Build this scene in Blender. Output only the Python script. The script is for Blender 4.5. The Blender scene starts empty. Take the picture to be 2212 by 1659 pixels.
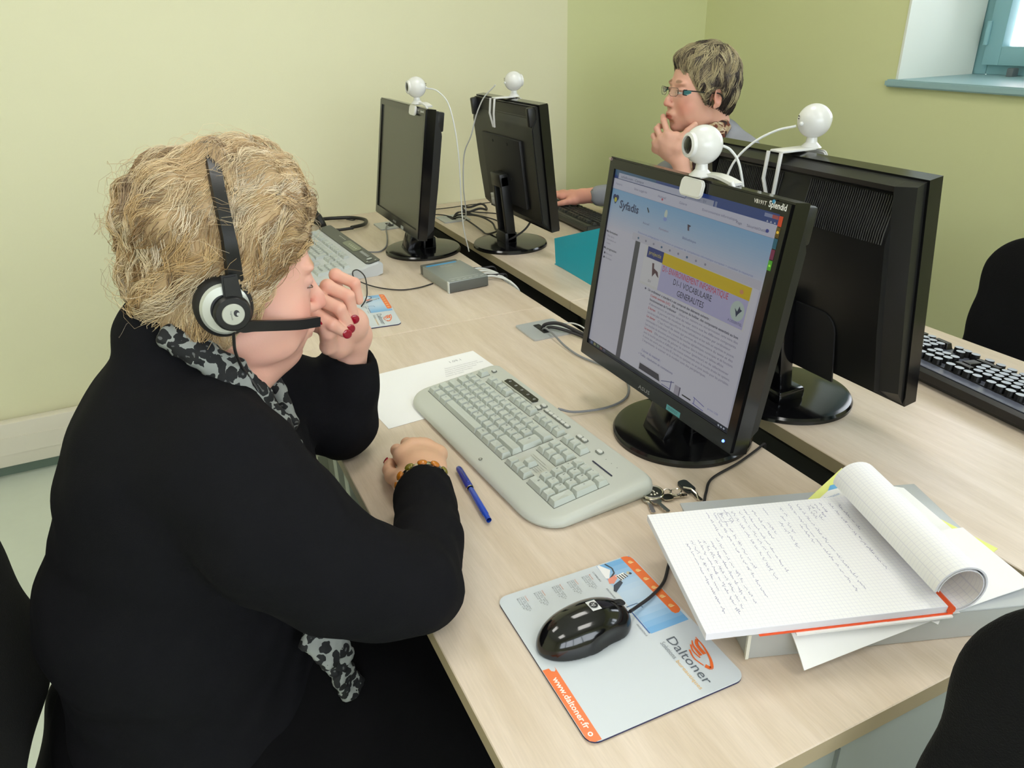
import bpy, bmesh, math, random
import numpy as np
from mathutils import Vector, Matrix, Euler, noise

random.seed(7); rng = np.random.default_rng(7)
PI = math.pi
SC = bpy.context.scene
COL = SC.collection
V = Vector

# ------------------------------------------------------------------ camera
cam_data = bpy.data.cameras.new('camera')
cam = bpy.data.objects.new('camera', cam_data); COL.objects.link(cam)
yaw, pitch, roll = 0.43437364, 0.45058175, -0.0253966
_f = V((math.sin(yaw)*math.cos(pitch), math.cos(yaw)*math.cos(pitch), -math.sin(pitch)))
_r = V((math.cos(yaw), -math.sin(yaw), 0)); _u = _r.cross(_f)
_r2 = _r*math.cos(roll) + _u*math.sin(roll); _u2 = -_r*math.sin(roll) + _u*math.cos(roll)
cam.matrix_world = Matrix(((_r2.x,_u2.x,-_f.x,0),(_r2.y,_u2.y,-_f.y,0),(_r2.z,_u2.z,-_f.z,1.372),(0,0,0,1)))
cam_data.sensor_width = 36; cam_data.lens = 36*1623.9/2212
cam_data.clip_start = 0.02
SC.camera = cam

# ------------------------------------------------------------------ world, lights, exposure
SC.view_settings.view_transform = 'Standard'; SC.view_settings.look = 'None'
SC.view_settings.gamma = 1; SC.view_settings.use_curve_mapping = False
SC.view_settings.exposure = -0.24
w = bpy.data.worlds.new('overcast_sky'); SC.world = w; w.use_nodes = True
w.node_tree.nodes['Background'].inputs[0].default_value = (0.86, 0.93, 1.0, 1)
w.node_tree.nodes['Background'].inputs[1].default_value = 8.5
def area(name, loc, rot, sx, sy, power, color):
    l = bpy.data.lights.new(name, 'AREA'); l.shape = 'RECTANGLE'; l.size = sx; l.size_y = sy
    l.energy = power; l.color = color
    o = bpy.data.objects.new(name, l); COL.objects.link(o); o.location = loc; o.rotation_euler = rot
    return o
LAMPS = [(-0.75,-0.55),(0.95,-0.55),(-0.75,1.35),(0.95,1.35)]
for lx, ly in LAMPS:
    area('ceiling_lamp_light', (lx, ly, 2.60), (0,0,0), .56, .56, 8.0, (1.0, .985, .95))

# ------------------------------------------------------------------ materials
for nm, px, py, rz_, sx_ in (('a',2.56,1.256,PI/2,1.04),('b',2.56,-.715,PI/2,1.04),('c',.1,-2.06,0,3.1)):
    l = bpy.data.lights.new('window_portal', 'AREA'); l.shape = 'RECTANGLE'; l.size = sx_; l.size_y = 1.12 if nm != 'c' else 1.25
    l.cycles.is_portal = True; o = bpy.data.objects.new('window_portal', l); COL.objects.link(o)
    o.location = (px, py, 1.74 if nm != 'c' else 1.68); o.rotation_euler = (PI/2, 0, PI/2) if nm != 'c' else (PI/2, 0, PI)
def lin(c):
    c = c/255.0
    return c/12.92 if c <= .04045 else ((c+.055)/1.055)**2.4
def rgb(r, g, b): return (lin(r), lin(g), lin(b), 1.0)
MATS = {}
def mat(name, col, rough=.5, metal=0., spec=.5, bump=0., bscale=200., var=0., vscale=8., coat=0., emit=None, estr=1.,
        trans=0., sss=0., attr=None, sheen=0., alpha=1.):
    if name in MATS: return MATS[name]
    m = bpy.data.materials.new(name); m.use_nodes = True
    nt = m.node_tree; b = nt.nodes['Principled BSDF']; L = nt.links
    b.inputs['Base Color'].default_value = col; b.inputs['Roughness'].default_value = rough
    b.inputs['Metallic'].default_value = metal; b.inputs['Specular IOR Level'].default_value = spec
    b.inputs['Coat Weight'].default_value = coat; b.inputs['Transmission Weight'].default_value = trans
    b.inputs['Sheen Weight'].default_value = sheen; b.inputs['Alpha'].default_value = alpha
    if sss:
        b.inputs['Subsurface Weight'].default_value = sss
        b.inputs['Subsurface Radius'].default_value = (.010,.004,.002); b.inputs['Subsurface Scale'].default_value = 1.0
    tc = nt.nodes.new('ShaderNodeTexCoord')
    src = None
    if attr:
        a = nt.nodes.new('ShaderNodeVertexColor'); a.layer_name = attr; src = a.outputs['Color']
        L.new(src, b.inputs['Base Color'])
    if var:
        n = nt.nodes.new('ShaderNodeTexNoise'); n.inputs['Scale'].default_value = vscale; n.inputs['Detail'].default_value = 5
        L.new(tc.outputs['Object'], n.inputs['Vector'])
        mr = nt.nodes.new('ShaderNodeMapRange'); mr.inputs[3].default_value = 1-var; mr.inputs[4].default_value = 1+var
        L.new(n.outputs['Fac'], mr.inputs[0])
        mx = nt.nodes.new('ShaderNodeVectorMath'); mx.operation = 'SCALE'
        if src: L.new(src, mx.inputs[0])
        else: mx.inputs[0].default_value = col[:3]
        L.new(mr.outputs[0], mx.inputs['Scale']); L.new(mx.outputs[0], b.inputs['Base Color'])
    if bump:
        n = nt.nodes.new('ShaderNodeTexNoise'); n.inputs['Scale'].default_value = bscale; n.inputs['Detail'].default_value = 3
        L.new(tc.outputs['Object'], n.inputs['Vector'])
        bp = nt.nodes.new('ShaderNodeBump'); bp.inputs['Strength'].default_value = bump; bp.inputs['Distance'].default_value = .002
        L.new(n.outputs['Fac'], bp.inputs['Height']); L.new(bp.outputs[0], b.inputs['Normal'])
    if emit is not None:
        b.inputs['Emission Color'].default_value = emit; b.inputs['Emission Strength'].default_value = estr
    MATS[name] = m
    return m
def wood(name, base, dark, rough=.34):
    m = bpy.data.materials.new(name); m.use_nodes = True; nt = m.node_tree; L = nt.links; b = nt.nodes['Principled BSDF']
    tc = nt.nodes.new('ShaderNodeTexCoord')
    mp = nt.nodes.new('ShaderNodeMapping'); mp.inputs['Scale'].default_value = (9, .8, 9)
    L.new(tc.outputs['Object'], mp.inputs[0])
    n = nt.nodes.new('ShaderNodeTexNoise'); n.inputs['Scale'].default_value = 3.2; n.inputs['Detail'].default_value = 8; n.inputs['Roughness'].default_value = .62
    n.inputs['Distortion'].default_value = .5
    L.new(mp.outputs[0], n.inputs['Vector'])
    mp2 = nt.nodes.new('ShaderNodeMapping'); mp2.inputs['Scale'].default_value = (500, 34, 500)
    L.new(tc.outputs['Object'], mp2.inputs[0])
    n2 = nt.nodes.new('ShaderNodeTexNoise'); n2.inputs['Scale'].default_value = 1.; n2.inputs['Detail'].default_value = 2
    L.new(mp2.outputs[0], n2.inputs['Vector'])
    r = nt.nodes.new('ShaderNodeValToRGB'); r.color_ramp.elements[0].position = .34; r.color_ramp.elements[1].position = .66
    r.color_ramp.elements[0].color = dark; r.color_ramp.elements[1].color = base
    L.new(n.outputs['Fac'], r.inputs[0])
    mr = nt.nodes.new('ShaderNodeMapRange'); mr.inputs[1].default_value=.3; mr.inputs[2].default_value=.7; mr.inputs[3].default_value = .95; mr.inputs[4].default_value = 1.03
    L.new(n2.outputs['Fac'], mr.inputs[0])
    s = nt.nodes.new('ShaderNodeVectorMath'); s.operation = 'SCALE'; L.new(r.outputs[0], s.inputs[0]); L.new(mr.outputs[0], s.inputs['Scale'])
    L.new(s.outputs[0], b.inputs['Base Color'])
    b.inputs['Roughness'].default_value = rough
    bp = nt.nodes.new('ShaderNodeBump'); bp.inputs['Strength'].default_value = .05; bp.inputs['Distance'].default_value = .0005
    L.new(n2.outputs['Fac'], bp.inputs['Height']); L.new(bp.outputs[0], b.inputs['Normal'])
    return m
M = dict(
 cream=mat('cream_paint', rgb(231,229,196), .75, bump=.12, bscale=260),
 green=mat('green_paint', rgb(214,217,166), .75, bump=.12, bscale=260),
 ceil=mat('white_ceiling', rgb(235,234,228), .9, bump=.1),
 floor=mat('pale_vinyl', rgb(208,216,204), .42, var=.05, vscale=14, bump=.03),
 skirt=mat('grey_green_skirting', rgb(112,130,120), .55),
 trunk=mat('white_trunking', rgb(226,220,208), .45),
 blueframe=mat('pale_blue_paint', rgb(140,184,190), .45),
 sill=mat('sill_blue_paint', rgb(150,182,186), .4),
 reveal=mat('white_paint', rgb(228,232,222), .7),
 wood=wood('beech_laminate', rgb(222,206,189), rgb(206,188,166), .31),
 edge=mat('beech_edge_band', rgb(176,160,130), .5, var=.06, vscale=20),
 metal=mat('grey_metal', rgb(140,146,144), .45, metal=.35),
 lightgrey=mat('light_grey_metal', rgb(158,164,158), .5),
 dark=mat('dark_void_plastic', rgb(22,22,26), .6),
 black=mat('gloss_black_plastic', rgb(13,13,15), .13, spec=.5),
 satin=mat('satin_black_plastic', rgb(20,20,21), .38, bump=.05, bscale=900),
 matte=mat('matte_black_plastic', rgb(26,26,28), .55, bump=.1, bscale=900),
 rubber=mat('black_rubber', rgb(18,18,20), .65),
 screenoff=mat('dark_screen', rgb(62,62,52), .22),
 white=mat('white_gloss_plastic', rgb(222,222,220), .22),
 lens=mat('lens_black', rgb(6,6,8), .05),
 silver=mat('silver_plastic', rgb(196,198,188), .32, metal=.35),
 kbgrey=mat('keyboard_putty', rgb(192,195,186), .40),
 key=mat('key_putty', rgb(188,194,186), .5),
 gap=mat('key_well_grey', rgb(112,116,108), .7),
 paper=mat('white_paper', rgb(240,240,240), .8),
 paperb=mat('white_paper_edge', rgb(226,226,224), .85),
 chrome=mat('chrome', rgb(205,200,190), .18, metal=1.),
 steel=mat('brushed_steel_plate', rgb(186,190,192), .35, metal=.25),
 fabric=mat('black_chair_fabric', rgb(15,15,16), .95, spec=.15, bump=.6, bscale=700, sheen=.05),
 knit=mat('black_knit', rgb(19,19,22), .95, spec=.12, bump=.35, bscale=900, var=.15, vscale=40),
 trous=mat('black_cloth', rgb(10,10,12), .95, spec=.12, bump=.3, bscale=700),
 wire=mat('dark_cable', rgb(38,36,40), .5),
 wiregrey=mat('grey_cable', rgb(128,130,134), .5),
 wirewhite=mat('white_cable', rgb(218,220,218), .45),
)
# ------------------------------------------------------------------ object helpers
def link(o, parent=None):
    COL.objects.link(o)
    if parent is not None: o.parent = parent
    return o
def thing(name, label=None, cat=None, loc=(0,0,0), rot=(0,0,0), group=None):
    o = bpy.data.objects.new(name, None); COL.objects.link(o)
    o.location = loc; o.rotation_euler = rot; o.empty_display_size = .05
    if label: o['label'] = label
    if cat: o['category'] = cat
    if group: o['group'] = group
    return o
def tag(o, label=None, cat=None, group=None, kind=None):
    if label: o['label'] = label
    if cat: o['category'] = cat
    if group: o['group'] = group
    if kind: o['kind'] = kind
    return o
def mesh_obj(name, me, parent=None, mats=()):
    for m in mats: me.materials.append(m)
    o = bpy.data.objects.new(name, me); return link(o, parent)

class MB:
    """collects shapes, build() links ONE mesh object"""
    def __init__(s): s.bm = bmesh.new(); s.cur = 0; s.mats = []
    def m(s, material):
        if material not in s.mats: s.mats.append(material)
        s.cur = s.mats.index(material); return s
    def _fin(s, geo_faces):
        for f in geo_faces: f.material_index = s.cur
    def box(s, c, d, rot=None, bev=0, seg=2):
        t = bmesh.new(); bmesh.ops.create_cube(t, size=1)
        for v in t.verts: v.co = V((v.co.x*d[0], v.co.y*d[1], v.co.z*d[2]))
        if bev: bmesh.ops.bevel(t, geom=t.edges[:], offset=bev, segments=seg, profile=.5, affect='EDGES')
        return s._merge(t, c, rot)
    def _merge(s, t, c=(0,0,0), rot=None):
        Mx = Matrix.Translation(V(c))
        if rot is not None:
            Mx = Mx @ (rot if isinstance(rot, Matrix) else Euler(rot).to_matrix().to_4x4())
        mp = {}
        for v in t.verts: mp[v] = s.bm.verts.new(Mx @ v.co)
        for f in t.faces:
            try:
                nf = s.bm.faces.new([mp[v] for v in f.verts]); nf.material_index = s.cur
            except ValueError: pass
        t.free(); return s
    def ball(s, c, r, seg=24, sc=(1,1,1), rot=None):
        t = bmesh.new(); bmesh.ops.create_uvsphere(t, u_segments=seg, v_segments=max(6,seg//2), radius=r)
        for v in t.verts: v.co = V((v.co.x*sc[0], v.co.y*sc[1], v.co.z*sc[2]))
        return s._merge(t, c, rot)
    def cyl(s, c, r, h, seg=32, r2=None, rot=None, bev=0):
        t = bmesh.new(); bmesh.ops.create_cone(t, cap_ends=True, segments=seg, radius1=r, radius2=r if r2 is None else r2, depth=h)
        if bev: bmesh.ops.bevel(t, geom=[e for e in t.edges if abs(e.verts[0].co.z-e.verts[1].co.z)<1e-6], offset=bev, segments=2, affect='EDGES')
        return s._merge(t, c, rot)
    def prism(s, pts, z0, z1, c=(0,0,0), rot=None, bev=0, seg=2, which='all'):
        t = bmesh.new()
        a = [t.verts.new((p[0],p[1],z0)) for p in pts]; b = [t.verts.new((p[0],p[1],z1)) for p in pts]; n = len(pts)
        t.faces.new(a[::-1]); t.faces.new(b)
        for i in range(n): t.faces.new((a[i],a[(i+1)%n],b[(i+1)%n],b[i]))
        bmesh.ops.recalc_face_normals(t, faces=t.faces[:])
        if bev:
            ed = [e for e in t.edges if abs(e.verts[0].co.z-e.verts[1].co.z)<1e-9 and (which=='all' or e.verts[0].co.z==z1)]
            bmesh.ops.bevel(t, geom=ed, offset=bev, segments=seg, affect='EDGES')
        return s._merge(t, c, rot)
    def tube(s, pts, r, seg=8, caps=True, closed=False):
        P = [V(p) for p in pts]; n = len(P)
        rr = r if hasattr(r,'__len__') else [r]*n
        rings = []; up = V((0,0,1)); prev = None
        for i in range(n):
            a = P[i-1] if (i>0 or closed) else P[i]; b = P[(i+1)%n] if (i<n-1 or closed) else P[i]
            d = (b-a).normalized() if (b-a).length>1e-9 else V((0,0,1))
            if prev is None:
                x = d.orthogonal().normalized()
            else:
                x = prev - d*prev.dot(d)
                x = x.normalized() if x.length>1e-6 else d.orthogonal().normalized()
            prev = x; y = d.cross(x)
            rings.append([s.bm.verts.new(P[i]+(x*math.cos(2*PI*k/seg)+y*math.sin(2*PI*k/seg))*rr[i]) for k in range(seg)])
        for i in range(n if closed else n-1):
            A, B = rings[i], rings[(i+1)%n]
            for k in range(seg):
                f = s.bm.faces.new((A[k],A[(k+1)%seg],B[(k+1)%seg],B[k])); f.material_index = s.cur
        if caps and not closed:
            f = s.bm.faces.new(rings[0][::-1]); f.material_index = s.cur
            f = s.bm.faces.new(rings[-1]); f.material_index = s.cur
        return s
    def lathe(s, prof, c=(0,0,0), seg=40, rot=None):
        t = bmesh.new(); rings = []
        for r, z in prof:
            if r < 1e-6: rings.append([t.verts.new((0,0,z))])
            else: rings.append([t.verts.new((r*math.cos(2*PI*k/seg), r*math.sin(2*PI*k/seg), z)) for k in range(seg)])
        for A, B in zip(rings, rings[1:]):
            for k in range(seg):
                q = [A[k%len(A)], A[(k+1)%len(A)], B[(k+1)%len(B)], B[k%len(B)]]
                u = []
                for v in q:
                    if v not in u: u.append(v)
                if len(u) > 2: t.faces.new(u)
        return s._merge(t, c, rot)
    def grid(s, fn, nu, nv, thick=0):
        """fn(u,v)->Vector, optional thickness along fn normal approx"""
        g = [[s.bm.verts.new(fn(i/nu, j/nv)) for j in range(nv+1)] for i in range(nu+1)]
        fs = []
        for i in range(nu):
            for j in range(nv):
                f = s.bm.faces.new((g[i][j], g[i+1][j], g[i+1][j+1], g[i][j+1])); f.material_index = s.cur; fs.append(f)
        if thick:
            h = [[None]*(nv+1) for _ in range(nu+1)]
            s.bm.normal_update()
            for i in range(nu+1):
                for j in range(nv+1):
                    g[i][j].normal_update()
                    h[i][j] = s.bm.verts.new(g[i][j].co - g[i][j].normal*thick)
            for i in range(nu):
                for j in range(nv):
                    f = s.bm.faces.new((h[i][j+1], h[i+1][j+1], h[i+1][j], h[i][j])); f.material_index = s.cur
            def side(a, b):
                for k in range(len(a)-1):
                    f = s.bm.faces.new((a[k], b[k], b[k+1], a[k+1])); f.material_index = s.cur
            side([g[i][0] for i in range(nu+1)], [h[i][0] for i in range(nu+1)])
            side([g[i][nv] for i in range(nu,-1,-1)], [h[i][nv] for i in range(nu,-1,-1)])
            side(g[0][::-1], h[0][::-1]); side(g[nu], h[nu])
        return s
    def build(s, name, material=None, parent=None, smooth=True, ang=35):
        me = bpy.data.meshes.new(name)
        bmesh.ops.recalc_face_normals(s.bm, faces=s.bm.faces[:])
        s.bm.to_mesh(me); s.bm.free()
        for m in (s.mats or [material]): me.materials.append(m)
        if smooth:
            me.shade_smooth(); me.set_sharp_from_angle(angle=math.radians(ang))
        return mesh_obj(name, me, parent)
def rrect(w, h, r, n=5, cx=0, cy=0):
    out = []
    for (sx, sy, a0) in ((1,1,0),(-1,1,90),(-1,-1,180),(1,-1,270)):
        for k in range(n+1):
            a = math.radians(a0+90*k/n)
            out.append((cx+sx*(w/2-r)+r*math.cos(a), cy+sy*(h/2-r)+r*math.sin(a)))
    return out
def spline(pts, n=8):
    P = [V(p) for p in pts]; P = [P[0]*2-P[1]]+P+[P[-1]*2-P[-2]]; out = []
    for i in range(1, len(P)-2):
        for k in range(n):
            t = k/n; a,b,c,d = P[i-1],P[i],P[i+1],P[i+2]
            out.append(.5*((2*b)+(c-a)*t+(2*a-5*b+4*c-d)*t*t+(3*b-a-3*c+d)*t**3))
    out.append(P[-2]); return out
def cable(name, pts, r, material, label=None, cat='cable', parent=None, group=None, n=8):
    o = MB().tube(spline(pts, n), r, 8).build(name, material, parent)
    if label: tag(o, label, cat, group)
    return o
_tc = {}
def text_geo(txt, bold=False):
    k = (txt, bold)
    if k not in _tc:
        c = bpy.data.curves.new('t', 'FONT'); c.body = txt; c.size = 1; c.resolution_u = 2
        if bold: c.offset = .022
        o = bpy.data.objects.new('t', c); COL.objects.link(o)
        dg = bpy.context.evaluated_depsgraph_get(); dg.update()
        me = bpy.data.meshes.new_from_object(o.evaluated_get(dg))
        vs = [(v.co.x, v.co.y) for v in me.vertices]; fs = [tuple(p.vertices) for p in me.polygons]
        bpy.data.objects.remove(o); bpy.data.curves.remove(c); bpy.data.meshes.remove(me)
        _tc[k] = (vs, fs)
    return _tc[k]
class Print:
    """flat print in (u,v) units, v downwards; every colour one material"""
    def __init__(s): s.v=[]; s.f=[]; s.mi=[]; s.cols=[]; s.lay=0
    def _b(s): s.lay += .15
    def _c(s, c):
        if c not in s.cols: s.cols.append(c)
        return s.cols.index(c)
    def poly(s, pts, c):
        s._b()
        i = len(s.v); s.v += [(p[0],p[1],s.lay) for p in pts]; s.f.append(tuple(range(i,i+len(pts)))); s.mi.append(s._c(c))
    def rect(s, a, b, c, d, col): s.poly([(a,b),(a,d),(c,d),(c,b)], col)
    def line(s, pts, w, col):
        for p, q in zip(pts, pts[1:]):
            dx, dy = q[0]-p[0], q[1]-p[1]; l = math.hypot(dx,dy) or 1; nx, ny = -dy/l*w/2, dx/l*w/2
            s.lay -= .15; s.poly([(p[0]+nx,p[1]+ny),(p[0]-nx,p[1]-ny),(q[0]-nx,q[1]-ny),(q[0]+nx,q[1]+ny)], col)
    def disc(s, c, r, col, n=14, ry=None):
        s.poly([(c[0]+r*math.cos(2*PI*k/n), c[1]-(ry or r)*math.sin(2*PI*k/n)) for k in range(n)], col)
    def text(s, t, u, v, h, col, bold=False, width=None, ang=0, align='l'):
        vs, fs = text_geo(t, bold)
        if not vs: return
        x1 = max(p[0] for p in vs); k = h/.72; kx = k
        if width: kx = width/x1
        off = 0 if align=='l' else (-x1*kx/2 if align=='c' else -x1*kx)
        ca, sa = math.cos(ang), math.sin(ang); i = len(s.v)
        for x, y in vs:
            X, Y = off+x*kx, -y*k
            s.v.append((u+X*ca-Y*sa, v+X*sa+Y*ca, s.lay+.3))
        ci = s._c(col)
        for f in fs: s.f.append(tuple(i+j for j in f)); s.mi.append(ci)
    def up(s): s.lay += 1
    def build(s, name, mp, parent, emit=0, rough=.5, dz=.00006):
        me = bpy.data.meshes.new(name)
        me.from_pydata([mp(u, v, l*dz) for u, v, l in s.v], [], s.f)
        for c in s.cols:
            nm = ('lit_' if emit else 'print_')+'%02x%02x%02x' % c+('' if emit else '_%d'%int(rough*10))
            if emit: me.materials.append(mat(nm, (0,0,0,1), .3, emit=rgb(*c), estr=emit))
            else: me.materials.append(mat(nm, rgb(*c), rough))
        for p, m_ in zip(me.polygons, s.mi): p.material_index = m_
        return mesh_obj(name, me, parent)

# ------------------------------------------------------------------ signed distance modelling (bodies, hands, heads)
def _seg(P, a, b):
    a = np.array(a, np.float32); b = np.array(b, np.float32); ab = b-a
    t = np.clip(((P-a)@ab)/max(float(ab@ab),1e-12), 0, 1); return np.linalg.norm(P-a-t[...,None]*ab, axis=-1), t
class SDF:
    def __init__(s): s.p = []
    def cap(s, a, b, ra, rb=None, k=.01, sub=False): s.p.append(('c',a,b,ra,ra if rb is None else rb,k,sub)); return s
    def chain(s, pts, rs, k=.01):
        for i in range(len(pts)-1): s.cap(pts[i], pts[i+1], rs[i], rs[i+1], k)
        return s
    def ell(s, c, r, k=.01, rot=None, sub=False):
        s.p.append(('e',c,r,rot,0,k,sub)); return s
    def half(s, c, n, k=.001): s.p.append(('h',c,n,0,0,k,True)); return s     # cuts away the side n points to
    def mesh(s, h, disp=None, pad=.01):
        lo = np.array([1e9]*3); hi = -lo
        for q in s.p:
            if q[6]: continue
            if q[0]=='c':
                r = max(q[3],q[4]); pts = np.array([q[1],q[2]],float); lo = np.minimum(lo, pts.min(0)-r); hi = np.maximum(hi, pts.max(0)+r)
            else:
                r = max(q[2]) if q[3] is not None else np.array(q[2]); lo = np.minimum(lo, np.array(q[1])-r); hi = np.maximum(hi, np.array(q[1])+r)
        lo -= pad+2*h; hi += pad+2*h
        N = np.ceil((hi-lo)/h).astype(int)+1
        D = np.full(N, 1.0, np.float32)
        ax = [ (lo[i]+h*np.arange(N[i])).astype(np.float32) for i in range(3)]
        for q in s.p:
            k = q[5]
            if q[0]=='h': a = np.zeros(3,int); b = N.copy()
            else:
                if q[0]=='c':
                    r = max(q[3],q[4]); pts = np.array([q[1],q[2]],float); l2, h2 = pts.min(0)-r, pts.max(0)+r
                else:
                    r = max(q[2]) if q[3] is not None else np.array(q[2]); l2, h2 = np.array(q[1])-r, np.array(q[1])+r
                mg = k+4*h
                a = np.clip(np.floor((l2-mg-lo)/h).astype(int), 0, N); b = np.clip(np.ceil((h2+mg-lo)/h).astype(int)+1, 0, N)
            if (b<=a).any(): continue
            sl = tuple(slice(a[i],b[i]) for i in range(3))
            P = np.stack(np.meshgrid(*[ax[i][sl[i]] for i in range(3)], indexing='ij'), -1)
            if q[0]=='c':
                d, t = _seg(P, q[1], q[2]); d = d-(q[3]+(q[4]-q[3])*t)
            elif q[0]=='e':
                L = P-np.array(q[1],np.float32)
                if q[3] is not None: L = L@np.array(q[3],np.float32)       # columns = axes
                R = np.array(q[2],np.float32); k0 = np.linalg.norm(L/R,axis=-1); k1 = np.linalg.norm(L/(R*R),axis=-1)
                d = k0*(k0-1)/np.maximum(k1,1e-6); d = np.where(k0<1e-3, -R.min(), d)
            else:
                n = np.array(q[2],np.float32); n /= np.linalg.norm(n); d = -((P-np.array(q[1],np.float32))@n)
            E = D[sl]
            if q[6]:
                d = -d; t = np.clip(.5-.5*(d-E)/k*-1, 0, 1) if False else np.clip(.5+.5*(d-E)/k,0,1)
                D[sl] = E*(1-t)+d*t+k*t*(1-t)
            else:
                t = np.clip(.5+.5*(E-d)/k,0,1); D[sl] = E*(1-t)+d*t-k*t*(1-t)
        if disp is not None:
            near = np.abs(D) < .03
            idx = np.argwhere(near); pts = lo+idx*h
            D[near] += disp(pts).astype(np.float32)
        return nets(D, lo, h)
def nets(D, lo, h):
    s = D<0; nx,ny,nz = D.shape
    C = np.zeros((nx-1,ny-1,nz-1), np.int8)
    for i in (0,1):
        for j in (0,1):
            for k in (0,1): C += s[i:nx-1+i, j:ny-1+j, k:nz-1+k]
    cells = np.argwhere((C>0)&(C<8)); n = len(cells)
    idx = -np.ones(C.shape, np.int64); idx[tuple(cells.T)] = np.arange(n)
    acc = np.zeros((n,3)); cnt = np.zeros(n)
    for axis in range(3):
        o1, o2 = [a for a in range(3) if a!=axis]
        for u in (0,1):
            for v in (0,1):
                off = np.zeros(3,int); off[o1]=u; off[o2]=v
                A = cells+off; B = A.copy(); B[:,axis]+=1
                a = D[tuple(A.T)]; b = D[tuple(B.T)]; m = (a<0)!=(b<0)
                t = np.where(m, a/np.where(m,a-b,1), 0)
                p = A.astype(float); p[:,axis] += t
                acc[m] += p[m]; cnt[m] += 1
    verts = lo + h*acc/cnt[:,None]
    faces = []
    for axis in range(3):
        o1, o2 = (axis+1)%3, (axis+2)%3
        sl0 = [slice(1,-1)]*3; sl0[axis] = slice(0,-1); 
        A = s[tuple(slice(0,-1) if i==axis else slice(1,-1) for i in range(3))]
        B = s[tuple(slice(1,None) if i==axis else slice(1,-1) for i in range(3))]
        for flip, msk in ((False, A&~B), (True, ~A&B)):
            e = np.argwhere(msk)
            base = e.copy()
            for i in range(3):
                if i!=axis: base[:,i] += 1
            q = []
            for (u,v) in ((0,0),(1,0),(1,1),(0,1)):
                c = base.copy(); c[:,o1]-=u; c[:,o2]-=v; q.append(idx[tuple(c.T)])
            q = np.stack(q,1)
            q = q[(q>=0).all(1)]
            faces.append(q[:, ::-1] if flip else q)
    F = np.concatenate(faces)
    return verts, F
def smooth_mesh(Vv, F, it=1, lam=.5):
    n = len(Vv)
    for _ in range(it):
        S = np.zeros((n,3)); c = np.zeros(n)
        for a, b in ((0,1),(1,2),(2,3),(3,0)):
            np.add.at(S, F[:,a], Vv[F[:,b]]); np.add.at(c, F[:,a], 1)
            np.add.at(S, F[:,b], Vv[F[:,a]]); np.add.at(c, F[:,b], 1)
        Vv = Vv*(1-lam)+lam*S/np.maximum(c,1)[:,None]
    return Vv
def np_obj(name, Vv, F, material, parent=None, cols=None):
    me = bpy.data.meshes.new(name)
    F = np.asarray(F); k = F.shape[1]
    me.vertices.add(len(Vv)); me.vertices.foreach_set('co', np.asarray(Vv,np.float32).ravel())
    me.loops.add(F.size); me.loops.foreach_set('vertex_index', F.astype(np.int32).ravel())
    me.polygons.add(len(F)); me.polygons.foreach_set('loop_start', np.arange(0,F.size,k,dtype=np.int32))
    me.update(); me.validate()
    if cols is not None:
        a = me.color_attributes.new('Col','FLOAT_COLOR','POINT')
        c = np.ones((len(Vv),4),np.float32); c[:,:3] = cols; a.data.foreach_set('color', c.ravel())
    me.materials.append(material); me.shade_smooth()
    return mesh_obj(name, me, parent)
def frame(o, fwd, up=(0,0,1)):
    """rotation matrix 3x3 with columns x=fwd, y=left, z=up"""
    x = V(fwd).normalized(); y = V(up).cross(x).normalized(); z = x.cross(y)
    return np.array([[x.x,y.x,z.x],[x.y,y.y,z.y],[x.z,y.z,z.z]])
def sstep(a, b, x):
    t = np.clip((x-a)/(b-a),0,1); return t*t*(3-2*t)
def nlin(*c): return np.array([lin(x) for x in c])
# ================================================================== ROOM
def struct(o): o['kind'] = 'structure'; return o
XL, XR, YF, YB, ZC = -2.1, 2.2, -1.7, 2.757, 2.70
struct(MB().box(((XL+XR)/2, (YF+YB)/2, -.05), (XR-XL+.8, YB-YF+.4, .1)).build('floor', M['floor']))
struct(MB().box(((XL+XR)/2, (YF+YB)/2, ZC+.05), (XR-XL+.8, YB-YF+.4, .1)).build('ceiling', M['ceil']))
b = MB(); b.m(M['cream']).box(((XL+1.5485)/2, YB+.06, ZC/2), (1.5485-XL, .12, ZC)); b.m(M['green']).box(((XR+1.5485)/2, YB+.06, ZC/2), (XR-1.5485, .12, ZC))
struct(b.build('wall_back'))
struct(MB().box((XL-.06, (YF+YB)/2, ZC/2), (.12, YB-YF+.24, ZC)).build('wall_left', M['cream']))
b = MB().m(M['cream'])                                      # wall behind the camera, with an unseen window added to light the back wall
FX0, FX1, FZ0, FZ1 = -1.45, 1.65, 1.05, 2.30
b.box(((XL+XR)/2, YF-.17, FZ0/2), (XR-XL, .34, FZ0)); b.box(((XL+XR)/2, YF-.17, (FZ1+ZC)/2), (XR-XL, .34, ZC-FZ1))
b.box(((XL+FX0)/2, YF-.17, (FZ0+FZ1)/2), (FX0-XL, .34, FZ1-FZ0)); b.box(((XR+FX1)/2, YF-.17, (FZ0+FZ1)/2), (XR-FX1, .34, FZ1-FZ0))
struct(b.build('wall_front'))
wf = thing('window_3'); wf['kind'] = 'structure'  # added fill window, out of view, brightens the walls
b = MB()
for x in np.linspace(FX0+.03, FX1-.03, 5): b.box((x, YF-.30, (FZ0+FZ1)/2), (.06, .05, FZ1-FZ0))
for z in (FZ0+.03, FZ1-.03): b.box(((FX0+FX1)/2, YF-.30, z), (FX1-FX0, .05, .06))
b.build('window_frame', M['blueframe'], wf)
glz = bpy.data.materials.new('window_glass'); glz.use_nodes = True; _n = glz.node_tree; _n.nodes.clear()
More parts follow.
